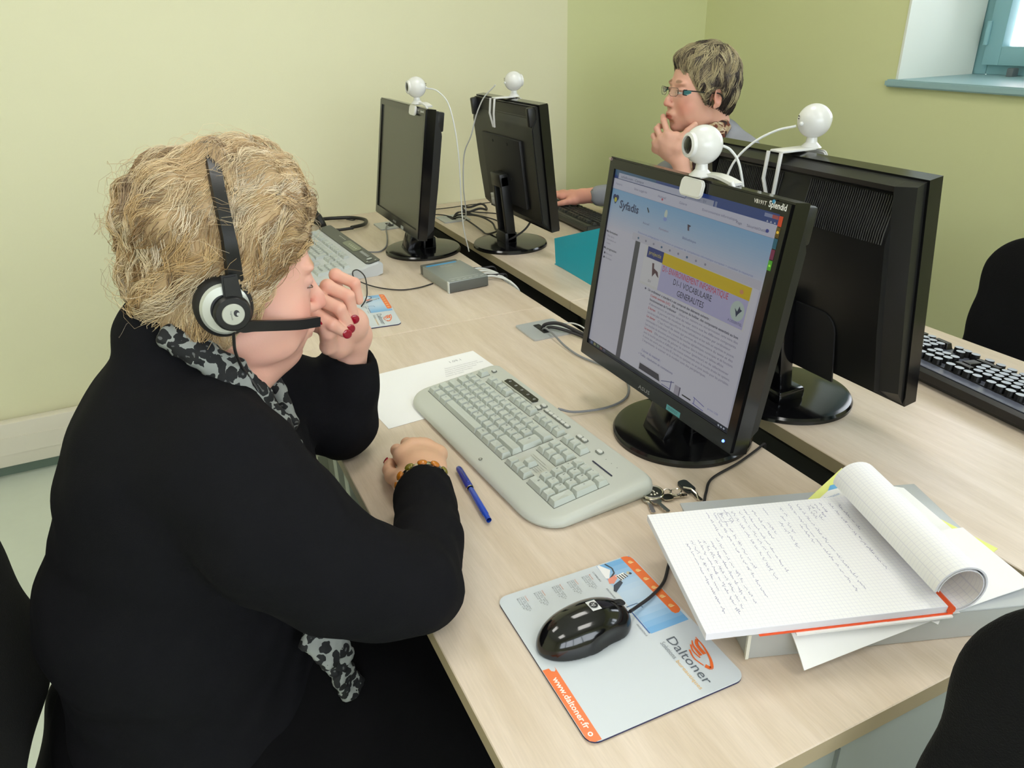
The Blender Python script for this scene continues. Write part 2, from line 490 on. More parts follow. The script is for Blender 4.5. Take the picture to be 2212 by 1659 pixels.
_o = _n.nodes.new('ShaderNodeOutputMaterial'); _t = _n.nodes.new('ShaderNodeBsdfTransparent'); _g = _n.nodes.new('ShaderNodeBsdfGlossy'); _g.inputs['Roughness'].default_value = .02
_x = _n.nodes.new('ShaderNodeMixShader'); _f = _n.nodes.new('ShaderNodeFresnel'); _f.inputs[0].default_value = 1.45
_n.links.new(_f.outputs[0], _x.inputs[0]); _n.links.new(_t.outputs[0], _x.inputs[1]); _n.links.new(_g.outputs[0], _x.inputs[2]); _n.links.new(_x.outputs[0], _o.inputs[0])
MB().box(((FX0+FX1)/2, YF-.30, (FZ0+FZ1)/2), (FX1-FX0-.05, .005, FZ1-FZ0-.05)).build('pane', glz, wf)
# right wall with two deep window recesses
W = [(.72, 1.792), (-1.25, -.18)]; WZ0, WZ1 = 1.176, 2.30; DP = .40
b = MB().m(M['green'])
def seg(y0, y1, z0, z1): b.box((XR+DP/2, (y0+y1)/2, (z0+z1)/2), (DP, y1-y0, z1-z0))
seg(YF-.12, YB+.12, 0, WZ0-.02); seg(YF-.12, YB+.12, WZ1, ZC)
ys = [YF-.12, W[1][0], W[1][1], W[0][0], W[0][1], YB+.12]
for a, c in ((0,1),(2,3),(4,5)): seg(ys[a], ys[c], WZ0-.02, WZ1)
struct(b.build('wall_right'))
for i, (y0, y1) in enumerate(W):
    b = MB().m(M['reveal'])
    b.box((XR+.172, y1-.004, (WZ0+WZ1)/2), (.35, .008, WZ1-WZ0)); b.box((XR+.172, y0+.004, (WZ0+WZ1)/2), (.35, .008, WZ1-WZ0))
    b.box((XR+.172, (y0+y1)/2, WZ1-.004), (.35, y1-y0-.02, .008))
    struct(b.build('trim_%d' % (i+3)))
    sl = MB().prism([(XR-.022,y0-.02),(XR+.36,y0-.02),(XR+.36,y0),(XR+.36,y1),(XR-.022,y1+.022)], WZ0-.022, WZ0, bev=.004).build('window_sill', M['sill'])
    wn = thing('window_%d' % (i+1)); wn['kind'] = 'structure'
    sl.parent = wn
    ym = (y0+y1)/2; xf = XR+.355
    f = MB()
    for yy, zz, dy, dz in ((y0+.025,(WZ0+WZ1)/2,.05,WZ1-WZ0),(y1-.025,(WZ0+WZ1)/2,.05,WZ1-WZ0),(ym,WZ0+.02,y1-y0-.1005,.04),(ym,WZ1-.02,y1-y0-.1005,.04)):
        f.box((xf+.02,yy,zz),(.045,dy,dz),bev=.003)
    f.build('window_frame', M['blueframe'], wn)
    for s, (a, c) in enumerate(((y0+.045, ym-.002), (ym+.002, y1-.045))):
        g = MB(); zl, zh = WZ0+.03, WZ1-.03; t = .055
        for yy, zz, dy, dz in ((a+t/2,(zl+zh)/2,t,zh-zl),(c-t/2,(zl+zh)/2,t,zh-zl),((a+c)/2,zl+t/2,c-a-2*t-.0005,t),((a+c)/2,zh-t/2,c-a-2*t-.0005,t)):
            g.box((xf,yy,zz),(.05,dy,dz),bev=.0015)
        g.build('sash', M['blueframe'], wn)
        MB().box((xf+.01,(a+c)/2,(zl+zh)/2),(.006,c-a-2*t+.01,zh-zl-2*t+.01)).build('pane', glz, wn)
        g = MB(); e = c if s else a
        for zz in (1.30, 2.1): g.cyl((xf-.028, e, zz), .008, .07, 12)
        g.build('hinge', M['blueframe'], wn)
    MB().box((xf-.035, ym+.375, WZ0+.012), (.03,.022,.026), bev=.004).build('window_stop', mat('grey_stop', rgb(96,104,106), .5), wn)
# outdoors: neighbouring house wall seen through the panes
hb = thing('house', 'pink rendered house wall outside the window', 'building', (4.6, 1.4, 0))
MB().box((.15, 2.37, 2.0), (.3, 1.6, 4.6)).build('wall', mat('pink_render', rgb(236,200,196), .85, bump=.2, bscale=60), hb)
MB().box((-.03, 1.72, 2.0), (.06, .08, 4.6)).build('downpipe', mat('white_pipe', rgb(235,235,235), .4), hb)
# trunking, skirting
struct(MB().box(((XL+XR)/2, YB-.006, .045), (XR-XL, .012, .09)).build('baseboard_back', M['skirt']))
struct(MB().box((XR-.006, (YF+YB)/2, .045), (.012, YB-YF, .09)).build('baseboard_right', M['skirt']))
struct(MB().box((XL+.006, (YF+YB)/2, .045), (.012, YB-YF, .09)).build('baseboard_left', M['skirt']))
b = MB().box(((XL+XR)/2, YB-.0325, .128), (XR-XL, .041, .157), bev=.004); b.box(((XL+XR)/2, YB-.0535, .125), (XR-XL, .003, .06))
struct(b.build('trim_1', M['trunk']))
# floor outlet dot near the left
tag(MB().cyl((-.80, 2.42, .003), .026, .006, 24).build('floor_plug', M['metal']), 'small round grey floor plug set in the pale floor', 'plug')
for i, (lx, ly) in enumerate(LAMPS):
    t = thing('ceiling_light', 'square white ceiling light panel '+('over the camera, window side','over the camera, left side','above the black monitors on the right','above the wall side of the room on the left')[(1,0,3,2)[i]], 'lamp', (lx, ly, ZC), group='square ceiling light panels')
    f = MB()
    for x, y, dx, dy in ((-.31,0,.02,.64),(.31,0,.02,.64),(0,-.31,.6,.02),(0,.31,.6,.02)): f.box((x,y,-.03),(dx,dy,.06))
    f.box((0,0,-.004),(.6,.6,.008)); f.build('housing', M['white'], t)
    MB().box((0,0,-.045),(.6,.6,.006)).build('diffuser', mat('lit_diffuser', rgb(250,245,230), .4, emit=(1,.95,.86,1), estr=2.5), t)

# ================================================================== DESKS
def desk(name, label, x0, x1, y0, y1, front=False):
    t = thing(name, label, 'desk', ((x0+x1)/2, (y0+y1)/2, 0))
    hx, hy = (x1-x0)/2, (y1-y0)/2-.0006
    b = MB().m(M['wood']); b.box((0,0,.7275),(2*hx,2*hy,.025),bev=.0012,seg=1)
    o = b.build('tabletop', None, t, smooth=False)
    o.data.materials.append(M['edge'])
    for p in o.data.polygons:
        if abs(p.normal.z) < .5: p.material_index = 1
    for sy in (-1, 1):
        MB().box((0, sy*(hy-.06), .700),(2*hx-.10,.05,.028),bev=.002).build('crossbar', M['lightgrey'], t)
        for sx in (-1, 1):
            MB().box((sx*(hx-.10), sy*(hy-.06), .355),(.045,.045,.662),bev=.003).build('leg', M['lightgrey'], t)
            MB().cyl((sx*(hx-.10), sy*(hy-.06), .012),.028,.024,20).build('foot', M['rubber'], t)
        MB().box((0, sy*(hy-.06), .05),(2*hx-.24,.04,.03),bev=.002).build('stretcher', M['lightgrey'], t)
    return t
D = {}
D['a'] = desk('desk', 'beech topped desk nearest the camera, holding the putty keyboard and notepad', .186, .807, .329, 1.543)
D['b'] = desk('desk', 'beech topped desk against the cream wall, holding the switched off monitor', .186, .807, 1.543, 2.755)
D['c'] = desk('desk', 'beech topped desk on the right, holding the black keyboard with pale keys', .881, 1.490, .329, 1.543)
D['d'] = desk('desk', 'beech topped desk in the far right row, holding the turquoise folder', .881, 1.490, 1.543, 2.755)
MB().box((0,-.590,.520),(.60,.012,.36),bev=.002).build('end_panel', M['lightgrey'], D['a'])
MB().box((.015,-.5975,.520),(.003,.004,.36)).build('panel_joint', M['metal'], D['a'])
MB().box((-.245,0,.53),(.008,1.05,.28)).build('dark_modesty_panel', M['dark'], D['c'])
MB().box((-.245,0,.53),(.008,1.10,.28)).build('dark_modesty_panel', M['dark'], D['d'])  # black panel put in so the space under the far desk stays dark
# cable tray between the far desks
t = thing('cable_tray', 'dark slotted cable tray in the gap between the two far desks', 'cable tray', (.844, 2.12, .60))
b = MB().box((0,0,0),(.062,1.05,.006)); b.box((-.029,0,.03),(.004,1.05,.06)); b.box((.029,0,.03),(.004,1.05,.06)); b.build('tray', mat('tray_grey', rgb(52,56,54), .6), t)
for k in range(14): MB().box((0,-.48+k*.074,.034),(.052,.052,.004),bev=.001).build('slat', mat('tray_slat', rgb(66,72,68), .6), t)
t = thing('cable_tray', 'grey cable channel in the gap between the two near desks', 'cable tray', (.844, 1.42, .66))
MB().box((0,.15,.012),(.064,.075,.004)).build('joining_plate', mat('plate_pale', rgb(150,154,146), .5), t)
MB().box((0,-.02,0),(.064,.24,.004)).build('channel', mat('channel_grey', rgb(70,76,80), .6), t)
# cable cover plates
def plate(x, y, rz, label, slot=True, w=.098):
    t = thing('cable_cover', label, 'cover plate', (x, y, .7402), (0,0,rz))
    MB().prism(rrect(w,w,.006), 0, .004, bev=.0015, which='top').build('plate', M['steel'], t)
    MB().prism(rrect(.016,.055,.003), .0035, .0048, c=(-.005,.002,0)).build('slot', M['dark'], t)
    return t
plate(.733, 1.402, 0, 'square grey metal cable cover beside the lit monitor on the near desk')
plate(.722, 2.520, 0, 'square metal cable cover behind the switched off monitor')
plate(.945, 2.500, 0, 'square metal cable cover under the tangle on the far right desk')
# ================================================================== MONITORS
def fan_base(r=.115, name='base', parent=None, c=(0,0,0)):
    b = MB().m(M['black']).lathe([(0,0),(r,0),(r,.006),(r-.003,.0105),(r-.012,.0125),(.03,.0155),(0,.0155)], c, 72)
    return b.build(name, None, parent, ang=30)
def monitor(name, label, loc, rz, w=.412, h=.345, scr=(.376,.301), tilt=.15, zc=.25, off=.055, style='a'):
    """origin at base centre; the screen faces local -y, panel centre is off in front of the base centre"""
    t = thing(name, label, 'monitor', loc, (0,0,rz))
    fan_base(parent=t)
    R = Matrix.Translation(V((0,-off,zc))) @ Matrix.Rotation(-tilt, 4, 'X')
    sz = (h-scr[1])/2
    dz = .004 if h < .35 else .006                      # screen sits a little high in the bezel
    hs = (scr[0]/2, scr[1]/2)
    # bezel: frame of four mitred bars
    b = MB().m(M['black'])
    def ring(y0, y1, ow, oh, iw, ih, z_i):
        o = [(-ow/2,-oh/2),(ow/2,-oh/2),(ow/2,oh/2),(-ow/2,oh/2)]; i_ = [(-iw/2,-ih/2+z_i),(iw/2,-ih/2+z_i),(iw/2,ih/2+z_i),(-iw/2,ih/2+z_i)]
        bm = bmesh.new()
        O0=[bm.verts.new((x,y0,z)) for x,z in o]; I0=[bm.verts.new((x,y0,z)) for x,z in i_]
        O1=[bm.verts.new((x,y1,z)) for x,z in o]; I1=[bm.verts.new((x,y0+.004,z)) for x,z in i_]
        for k in range(4):
            n=(k+1)%4
            bm.faces.new((O0[k],O0[n],I0[n],I0[k])); bm.faces.new((O0[n],O0[k],O1[k],O1[n])); bm.faces.new((I0[k],I0[n],I1[n],I1[k]))
        bm.faces.new(O1)
        bmesh.ops.recalc_face_normals(bm, faces=bm.faces[:])
        bmesh.ops.bevel(bm, geom=[e for e in bm.edges if all(v in O0 for v in e.verts)], offset=.003, segments=2, affect='EDGES')
        b._merge(bm, (0,0,0), R)
    ring(-.012, .016, w, h, scr[0]+.001, scr[1]+.001, dz)
    b.build('bezel', None, t, ang=25)
    # rear shell
    b = MB().m(M['satin'])
    if style == 'a':      # slim back with a scooped vent recess along the top
        prof = [(.016,-h/2+.004),(.038,-h/2+.03),(.041,-.03),(.041,h/2-.062),(.036,h/2-.050),(.026,h/2-.036),(.026,h/2-.014),(.030,h/2-.004),(.016,h/2-.004)]
        pts = [(y,z) for y,z in prof]
        bm = bmesh.new(); L_=[bm.verts.new((-w/2+.008,y,z)) for y,z in pts]; R_=[bm.verts.new((w/2-.008,y,z)) for y,z in pts]; n=len(pts)
        for k in range(n): bm.faces.new((L_[k],R_[k],R_[(k+1)%n],L_[(k+1)%n]))
        bm.faces.new(L_[::-1]); bm.faces.new(R_); bmesh.ops.recalc_face_normals(bm, faces=bm.faces[:])
        bmesh.ops.bevel(bm, geom=[e for e in bm.edges if len(e.link_faces)==2], offset=.0025, segments=2, affect='EDGES')
        b._merge(bm, (0,0,0), R)
        for sx in (-1,1): b.box(R@V((sx*(w/2-.02),.030,h/2-.03)), (.018,.030,.050), R.to_3x3().to_4x4(), bev=.004)
        b.build('rear_cover', None, t, ang=30)
        b = MB().m(M['matte']).box(R@V((0,.044,-.02)), (w*.62,.012,h*.56), R.to_3x3().to_4x4(), bev=.004)
        b.build('rear_panel', None, t)
        b = MB().m(M['dark'])
        for x in (-.05,.05):
            for z in (-.05,.05): b.cyl(R@V((x,.0505,z+.01)), .004, .002, 10, rot=R.to_3x3().to_4x4()@Matrix.Rotation(PI/2,4,'X'))
        b.build('screw_hole', None, t)
    # neck
    b = MB().m(M['satin'] if style=='a' else M['black'])
    if style == 'a':
        for sx in (-1,1): b.box((sx*.026,.018,.115),(.016,.030,.205),(-.10,0,0),bev=.003)
        b.box((0,.012,.030),(.068,.040,.035),bev=.004); b.box((0,.030,.205),(.068,.030,.04),(-.1,0,0),bev=.004); b.box((0,.006,.11),(.04,.008,.2),(-.10,0,0))
    b.build('neck', None, t)
    return t, R, dz, w, h, scr
# --- main lit monitor
MAIN = monitor('monitor', 'black monitor with the lit web page in front of the blonde woman', (.722,.882,.7402), -PI/2, zc=.254, off=.042)
t, R, dz, w_, h_, scr = MAIN
def smap(R, scr, dz, y=-.0085):
    return lambda u, v, l: tuple(R @ V(((u-.5)*scr[0], y-l, (.5-v)*scr[1]+dz)))
S = Print()
A = (214,214,228)
for k in range(24):                                          # page background, blue header fading down
    v0 = .10+k*.012; tt = max(0, 1-k/17)
    S.rect(0, v0, 1, v0+.0125, (int(214-72*tt), int(214-24*tt), int(229+1*tt)))
S.rect(0, .388, 1, 1, A); S.rect(0, 0, 1, .05, (52,78,150)); S.rect(0,0,.3,.03,(70,110,150)); S.rect(0,.045,1,.10,(212,214,232))
S.rect(.985,.33,1,.985,(196,198,214)); S.rect(0, .978, 1, 1, (46,52,66))
S.up()
S.rect(.03,.014,.50,.043,(196,200,220)); S.rect(.503,.020,.665,.045,(170,176,200)); S.rect(.672,.020,.684,.045,(140,150,185))
S.rect(.0,.045,.50,.0465,(60,60,90)); S.rect(.0,.10,1,.1015,(150,156,186))
S.rect(.925,.008,.962,.023,(150,160,200)); S.rect(.962,.008,.99,.023,(200,96,96))
S.rect(.233,.325,.268,.978,(84,84,98)); S.rect(.268,.325,.985,.978,(220,220,232)); S.rect(.205,.288,.985,.326,(205,205,218))
S.rect(.310,.326,.955,.527,(222,222,220))
S.rect(.311,.385,.436,.515,(226,226,230)); S.rect(.436,.385,.947,.523,(190,188,226))
S.rect(.328,.328,.437,.383,(40,56,140)); S.rect(.437,.329,.949,.388,(226,198,40))
S.up()
S.text('syfadis.com - Campus', .05,.036,.014,(90,96,130)); S.text('Formation - D1', .52,.039,.012,(90,96,130))
for k, wd in enumerate(('Favoris','Sites suggérés','Hotmail','Galerie','Environnement informatique')): S.text(wd, .02+.14*k+(0 if k<2 else .03), .077, .012, (130,132,160))
S.disc((.362,.082),.006,(210,110,130)); S.disc((.955,.078),.008,(70,80,170))
for k, wd in enumerate(('Page','Sécurité','Outils')): S.text(wd, .80+.055*k,.086,.012,(110,112,140))
for u in (.945,.962,.980): S.poly([(u-.005,.042),(u,.034),(u+.005,.042)], (225,228,240))
def heart(cx, cy, s, c):
    S.disc((cx-s*.5,cy-s*.35),s*.62,c,18,s*.75); S.disc((cx+s*.5,cy-s*.35),s*.62,c,18,s*.75); S.poly([(cx-s*1.08,cy-s*.1),(cx,cy+s*1.5),(cx+s*1.08,cy-s*.1)],c)
heart(.037,.150,.020,(40,54,110)); S.up(); S.disc((.037,.156),.010,(206,200,70),12,.013)
S.text('Syfadis', .073,.190,.042,(66,76,112),True,width=.145)
S.poly([(.272,.145),(.278,.142),(.293,.162),(.288,.168)],(50,44,60)); S.disc((.403,.145),.010,(214,226,214),12,.022); S.disc((.403,.170),.012,(150,170,230),12,.010)
S.poly([(.545,.158),(.565,.160),(.558,.170),(.562,.186),(.552,.186)],(90,70,90)); S.line([(.548,.16),(.566,.163)],.004,(60,50,60))
S.text('Accueil',.262,.228,.011,(120,110,140)); S.text('Formation',.375,.228,.011,(150,110,140)); S.text('Bibliothèque',.53,.232,.012,(100,100,150))
S.text('Ressources pédagogiques > Formation au passeport de compétences informatique européen > consulter la ressource',.24,.283,.010,(120,130,190),width=.70)
for k in range(9): S.disc((.25+.055*k,.308),.006,(150,150,170) if k%3 else (70,110,150))
S.text('Ma formation',.006,.340,.012,(60,60,76),True)
for k, wd in enumerate(('Plan de la','formation en','cours')): S.text(wd,.02,.362+.02*k,.010,(120,120,136))
S.text('Ma progression',.004,.433,.012,(60,60,76),True)
for k, wd in enumerate(('Parcours','Résultats')): S.text(wd,.03,.460+.024*k,.010,(120,120,136)); S.disc((.018,.456+.024*k),.006,(80,80,96))
S.text('projectis',.340,.364,.020,(190,180,110),True,width=.085)
S.poly([(.375,.402),(.388,.400),(.392,.425),(.420,.435),(.432,.462),(.420,.458),(.405,.445),(.388,.470),(.382,.440)],(96,66,80))
S.text('D1- ENVIRONNEMENT INFORMATIQUE',.447,.420,.030,(214,58,70),False,width=.398)
S.text('D1-1 VOCABULAIRE',.528,.461,.030,(40,38,58),False,width=.235)
S.text('GENERALITES',.563,.507,.030,(40,38,58),False,width=.165)
S.disc((.905,.450),.036,(196,214,206),20,.046); S.up(); S.poly([(.890,.44),(.905,.452),(.912,.425),(.918,.437),(.928,.440),(.912,.462),(.905,.478),(.898,.458)],(44,54,90)); S.disc((.905,.362),.010,(222,150,110))
S.text('A L\'ESSENTIEL',.868,.508,.012,(70,66,110),width=.075)
S.text('D1',.368,.502,.012,(60,60,60))
S.disc((.361,.541),.005,(40,40,90))
para = [('Un ordinateur « standard » est composé des éléments suivants :',.379,.40,1,(58,54,84)),
 ('L\'unité centrale (UC)',.403,.135,1,(196,84,96)),('Elle se compose du boîtier, des composants essentiels au bon',.55,.39,1,(66,62,92)),
 ('fonctionnement de l\'ordinateur',.403,.18,1,(66,62,92)),('(disque dur, mémoire vive, microprocesseur, carte mère, bloc',.60,.345,0,(128,122,150)),
 ('d\'alimentation) et permet ainsi de relier entre eux les différents composants.',.403,.54,0,(128,122,150)),
 ('L\'écran',.403,.05,1,(196,84,96)),('Il permet de visualiser les informations traitées par ordinateur.',.47,.45,0,(128,122,150)),
 ('Les écrans plats remplacent aujourd\'hui les écrans cathodiques et leur taille est exprimée en pouces.',.403,.54,0,(128,122,150)),
 ('Le clavier',.403,.06,1,(196,84,96)),('C\'est l\'outil de saisie qui permet de transmettre du texte et des',.48,.46,0,(128,122,150)),
 ('commandes à l\'ordinateur. On y trouve des touches alphabétiques, numériques et de fonctions.',.403,.545,0,(128,122,150)),
 ('Les touches de directions permettent de se déplacer dans le texte ou le tableau affiché.',.403,.50,0,(128,122,150)),
 ('La souris',.403,.055,1,(196,84,96)),('Elle permet de piloter le curseur (pointeur) et de sélectionner',.475,.46,0,(128,122,150)),
 ('avec la touche gauche et d\'afficher des menus contextuels avec la touche droite les options.',.403,.545,0,(128,122,150)),
 ('Il existe des souris avec ou sans fil, à boule ou optiques, ou un pavé tactile pour les portables.',.403,.545,0,(128,122,150)),
 ('L\'imprimante, le scanner et le modem sont des périphériques.',.403,.42,0,(128,122,150))]
rows = [0,1,1,2,2,3,4,4,5,6,6,7,8,9,9,10,11,12]
for (tx, u, wd, bo, c), rw in zip(para, rows): S.text(tx, u, .546+.0222*rw, .0125, c, bool(bo), width=wd)
S.text('L\'écran du matériel :',.413,.866,.014,(70,70,150),width=.135); S.text('• Taille, résolution et connexions',.395,.892,.013,(60,60,130),width=.24)
S.poly([(.41,.925),(.56,.925),(.578,.978),(.41,.978)],(206,206,216)); S.poly([(.415,.932),(.552,.932),(.565,.965),(.415,.965)],(66,62,78)); S.line([(.575,.955),(.655,.925)],.003,(50,60,130)); S.rect(.635,.925,.640,.978,(90,90,150)); S.rect(.58,.968,.64,.972,(90,90,150))
S.rect(.664,.930,.700,.978,(180,176,190)); S.rect(.694,.930,.700,.978,(96,88,110)); S.rect(.715,.955,.770,.962,(50,50,60))
S.line([(.782,.935),(.85,.950)],.003,(70,70,170)); S.line([(.79,.935),(.79,.968)],.003,(70,70,170)); S.line([(.782,.966),(.85,.972)],.003,(70,70,170)); S.text('prises USB',.87,.95,.010,(130,140,200))
for k in range(5): S.rect(.02+.028*k,.982,.040+.028*k,.997,((90,110,150),(150,150,110),(110,130,110),(130,90,90),(100,100,120))[k])
for k in range(3): S.disc((.945+.015*k,.990),.005,(200,205,220))
SCO = MB().box(R@V((0,-.0068,dz)), (scr[0],.002,scr[1]), R.to_3x3().to_4x4()).build('screen', mat('lit_panel', (0,0,0,1), .25, emit=rgb(*A), estr=.42), t)
S.build('screen_image', smap(R, scr, dz), SCO, emit=.42, dz=.00006)
bz_ = lambda nm: P.build(nm, smap(R, scr, dz, y=-.0123), t, rough=.35)
P = Print(); P.text('VB191T', .872,-.022,.017,(214,210,206),True,width=.060); bz_('model_name')
P = Print(); P.text('Splendid', .942,-.020,.027,(232,232,232),True,width=.082); P.disc((.962,-.045),.008,(60,140,190)); bz_('feature_logo')
P = Print(); P.text('HD', -.052,-.040,.014,(190,160,170),True); bz_('corner_mark')
P = Print(); P.text('ASUS', .446,1.062,.020,(120,122,124),True,width=.082); bz_('maker_name'); P = Print()
P.rect(.648,1.045,.738,1.074,(84,150,156)); P.up(); P.text('ENERGY',.660,1.066,.014,(60,110,118),True,width=.062); bz_('energy_sticker'); P = Print()
for k, c in enumerate(((190,62,34),(196,150,40),(34,84,110),(110,40,76),(70,150,44))):
    P.rect(1.0012, .004+.046*k, 1.019, .046+.046*k, tuple(int(q*(.45 if k in(1,) else 1)) for q in c)); 
P.up(); P.disc((1.010,.070),.006,(220,180,60)); P.disc((1.010,.210),.005,(150,220,80))
bz_('colour_strip')
MB().ball(R@V((.186,-.0125,-.1585)), .0022, 12).build('power_light', mat('blue_led', (0,0,0,1), .3, emit=(.1,.2,1,1), estr=6), t)
MB().box((0,-.028,.045),(.060,.040,.10),(-.35,0,0),bev=.006).build('neck_cover', M['black'], t)
# --- switched-off monitor at the far left
t2, R2, dz2, *_ = monitor('monitor', 'black switched off monitor on the far left desk', (.715,2.165,.7402), -PI/2, zc=.258, off=.045)
MB().box(R2@V((0,-.0068,dz2)), (.376,.002,.301), R2.to_3x3().to_4x4()).build('screen', M['screenoff'], t2)
P = Print(); P.text('ASUS', .446,1.060,.020,(150,152,154),True,width=.082); P.rect(.648,1.045,.715,1.076,(150,156,160)); P.text('VB191T', .872,-.022,.017,(190,186,180),True,width=.05); P.text('Splendid', .932,-.020,.022,(210,210,210),True,width=.075)
P.build('bezel_print', smap(R2, scr, dz2, y=-.0123), t2, rough=.35)
MB().box((0,-.028,.045),(.060,.040,.10),(-.35,0,0),bev=.006).build('neck_cover', M['black'], t2)
# --- far monitor seen from behind
t3, R3, dz3, *_ = monitor('monitor', 'black monitor seen from behind in front of the grey-sweatered woman', (.976,2.090,.7402), PI/2, zc=.256, off=.030, w=.425, h=.350, tilt=.11)
MB().box(R3@V((0,-.0068,dz3)), (.376,.002,.301), R3.to_3x3().to_4x4()).build('screen', M['screenoff'], t3)
b = MB().box(R3@V((.065,.056,-.108)),(.036,.022,.018),R3.to_3x3().to_4x4(),bev=.002); b.box(R3@V((.065,.064,-.122)),(.020,.014,.020),R3.to_3x3().to_4x4(),bev=.003)
b.build('white_plug', M['white'], t3)
MB().box(R3@V((.105,.0505,-.125)),(.03,.001,.008),R3.to_3x3().to_4x4()).build('rating_label', mat('label_grey', rgb(190,190,190), .5), t3)
# --- near right monitor seen from behind, ribbed vents
t4, R4, dz4, *_ = monitor('monitor', 'large black monitor with ribbed vents seen from behind on the right desk', (.972,.905,.7402), PI/2, w=.444, h=.358, zc=.252, off=.010, tilt=.15, style='b')
MB().box(R4@V((0,-.0068,dz4)), (.376,.002,.301), R4.to_3x3().to_4x4()).build('screen', M['screenoff'], t4)
w4, h4 = .444, .358; R4r = R4.to_3x3().to_4x4()
prof = [(.016,-h4/2+.003),(.050,-h4/2+.028),(.055,-.05),(.055,h4/2-.088),(.050,h4/2-.072),(.040,h4/2-.050),(.032,h4/2-.032),(.031,h4/2-.022),(.043,h4/2-.014),(.045,h4/2-.006),(.016,h4/2-.003)]
bm = bmesh.new(); L_=[bm.verts.new((-w4/2+.030,y,z)) for y,z in prof]; Q_=[bm.verts.new((w4/2-.030,y,z)) for y,z in prof]; n=len(prof)
for k in range(n): bm.faces.new((L_[k],Q_[k],Q_[(k+1)%n],L_[(k+1)%n]))
bm.faces.new(L_[::-1]); bm.faces.new(Q_); bmesh.ops.recalc_face_normals(bm, faces=bm.faces[:])
b = MB().m(M['satin']); b._merge(bm, (0,0,0), R4)
for sx in (-1,1):
    bb = bmesh.new(); pr = [(.016,-h4/2+.003),(.040,-h4/2+.026),(.045,0),(.046,h4/2-.040),(.045,h4/2-.006),(.016,h4/2-.003)]
    A_=[bb.verts.new((sx*(w4/2-.031),y,z)) for y,z in pr]; B_=[bb.verts.new((sx*(w4/2-.004),y if y<.02 else y-.012,z)) for y,z in pr]; n=len(pr)
    for k in range(n): bb.faces.new((A_[k],B_[k],B_[(k+1)%n],A_[(k+1)%n]))
    bb.faces.new(A_); bb.faces.new(B_); bmesh.ops.recalc_face_normals(bb, faces=bb.faces[:]); b._merge(bb, (0,0,0), R4)
b.build('rear_cover', None, t4, ang=25)
# vent ribs, coloured paler than the shell to stand for light they catch
b = MB().m(mat('vent_sheen_grey', rgb(58,58,58), .3)); rb = [(.0315,h4/2-.024),(.0335,h4/2-.031),(.0415,h4/2-.051),(.0515,h4/2-.073),(.0560,h4/2-.088)]
for k in range(92):
    x = -.186+k*.0041
    if abs(x-.0) < .028: continue
    b.tube([R4@V((x,y,z)) for y,z in rb], .0011, 5)
o = b.build('vent_ribs', None, t4); o['kind'] = 'stuff'
# lower cable bay: arched recess plate, ports, connectors
b = MB().m(M['matte']); pts = [(-.115,-.165),(.115,-.165),(.115,-.075)]+[(.085+.03*math.cos(a),-.075+.03*math.sin(a)) for a in np.linspace(0,PI/2,6)][1:]+[(-.085-.03*math.cos(a),-.075+.03*math.sin(a)) for a in np.linspace(PI/2,0,6)]
b.prism([(x,z) for x,z in pts], 0, .003, rot=R4@Matrix.Translation(V((0,.055,0)))@Matrix.Rotation(PI/2,4,'X')@Matrix.Translation(V((0,0,-.003))))
b.build('cable_bay', None, t4)
b = MB().m(M['white'])
for x in (-.0,.045):
    b.box(R4@V((x,.066,-.078)),(.032 if x else .012,.020,.016),R4r,bev=.002)
b.box(R4@V((.045,.072,-.094)),(.018,.014,.022),R4r,bev=.003)
for x in (.032,.058): b.cyl(R4@V((x,.078,-.098)),.0035,.022,10,rot=R4r)
b.build('white_connectors', None, t4)
MB().box(R4@V((.062,.0588,-.128)),(.062,.0006,.014),R4r).build('rating_label', mat('label_grey2', rgb(120,120,122), .5), t4)
b = MB().m(M['black']).box((0,.045,.11),(.07,.03,.20),(-.12,0,0),bev=.006); b.box((0,.030,.025),(.09,.06,.025),bev=.006); b.build('neck', None, t4)

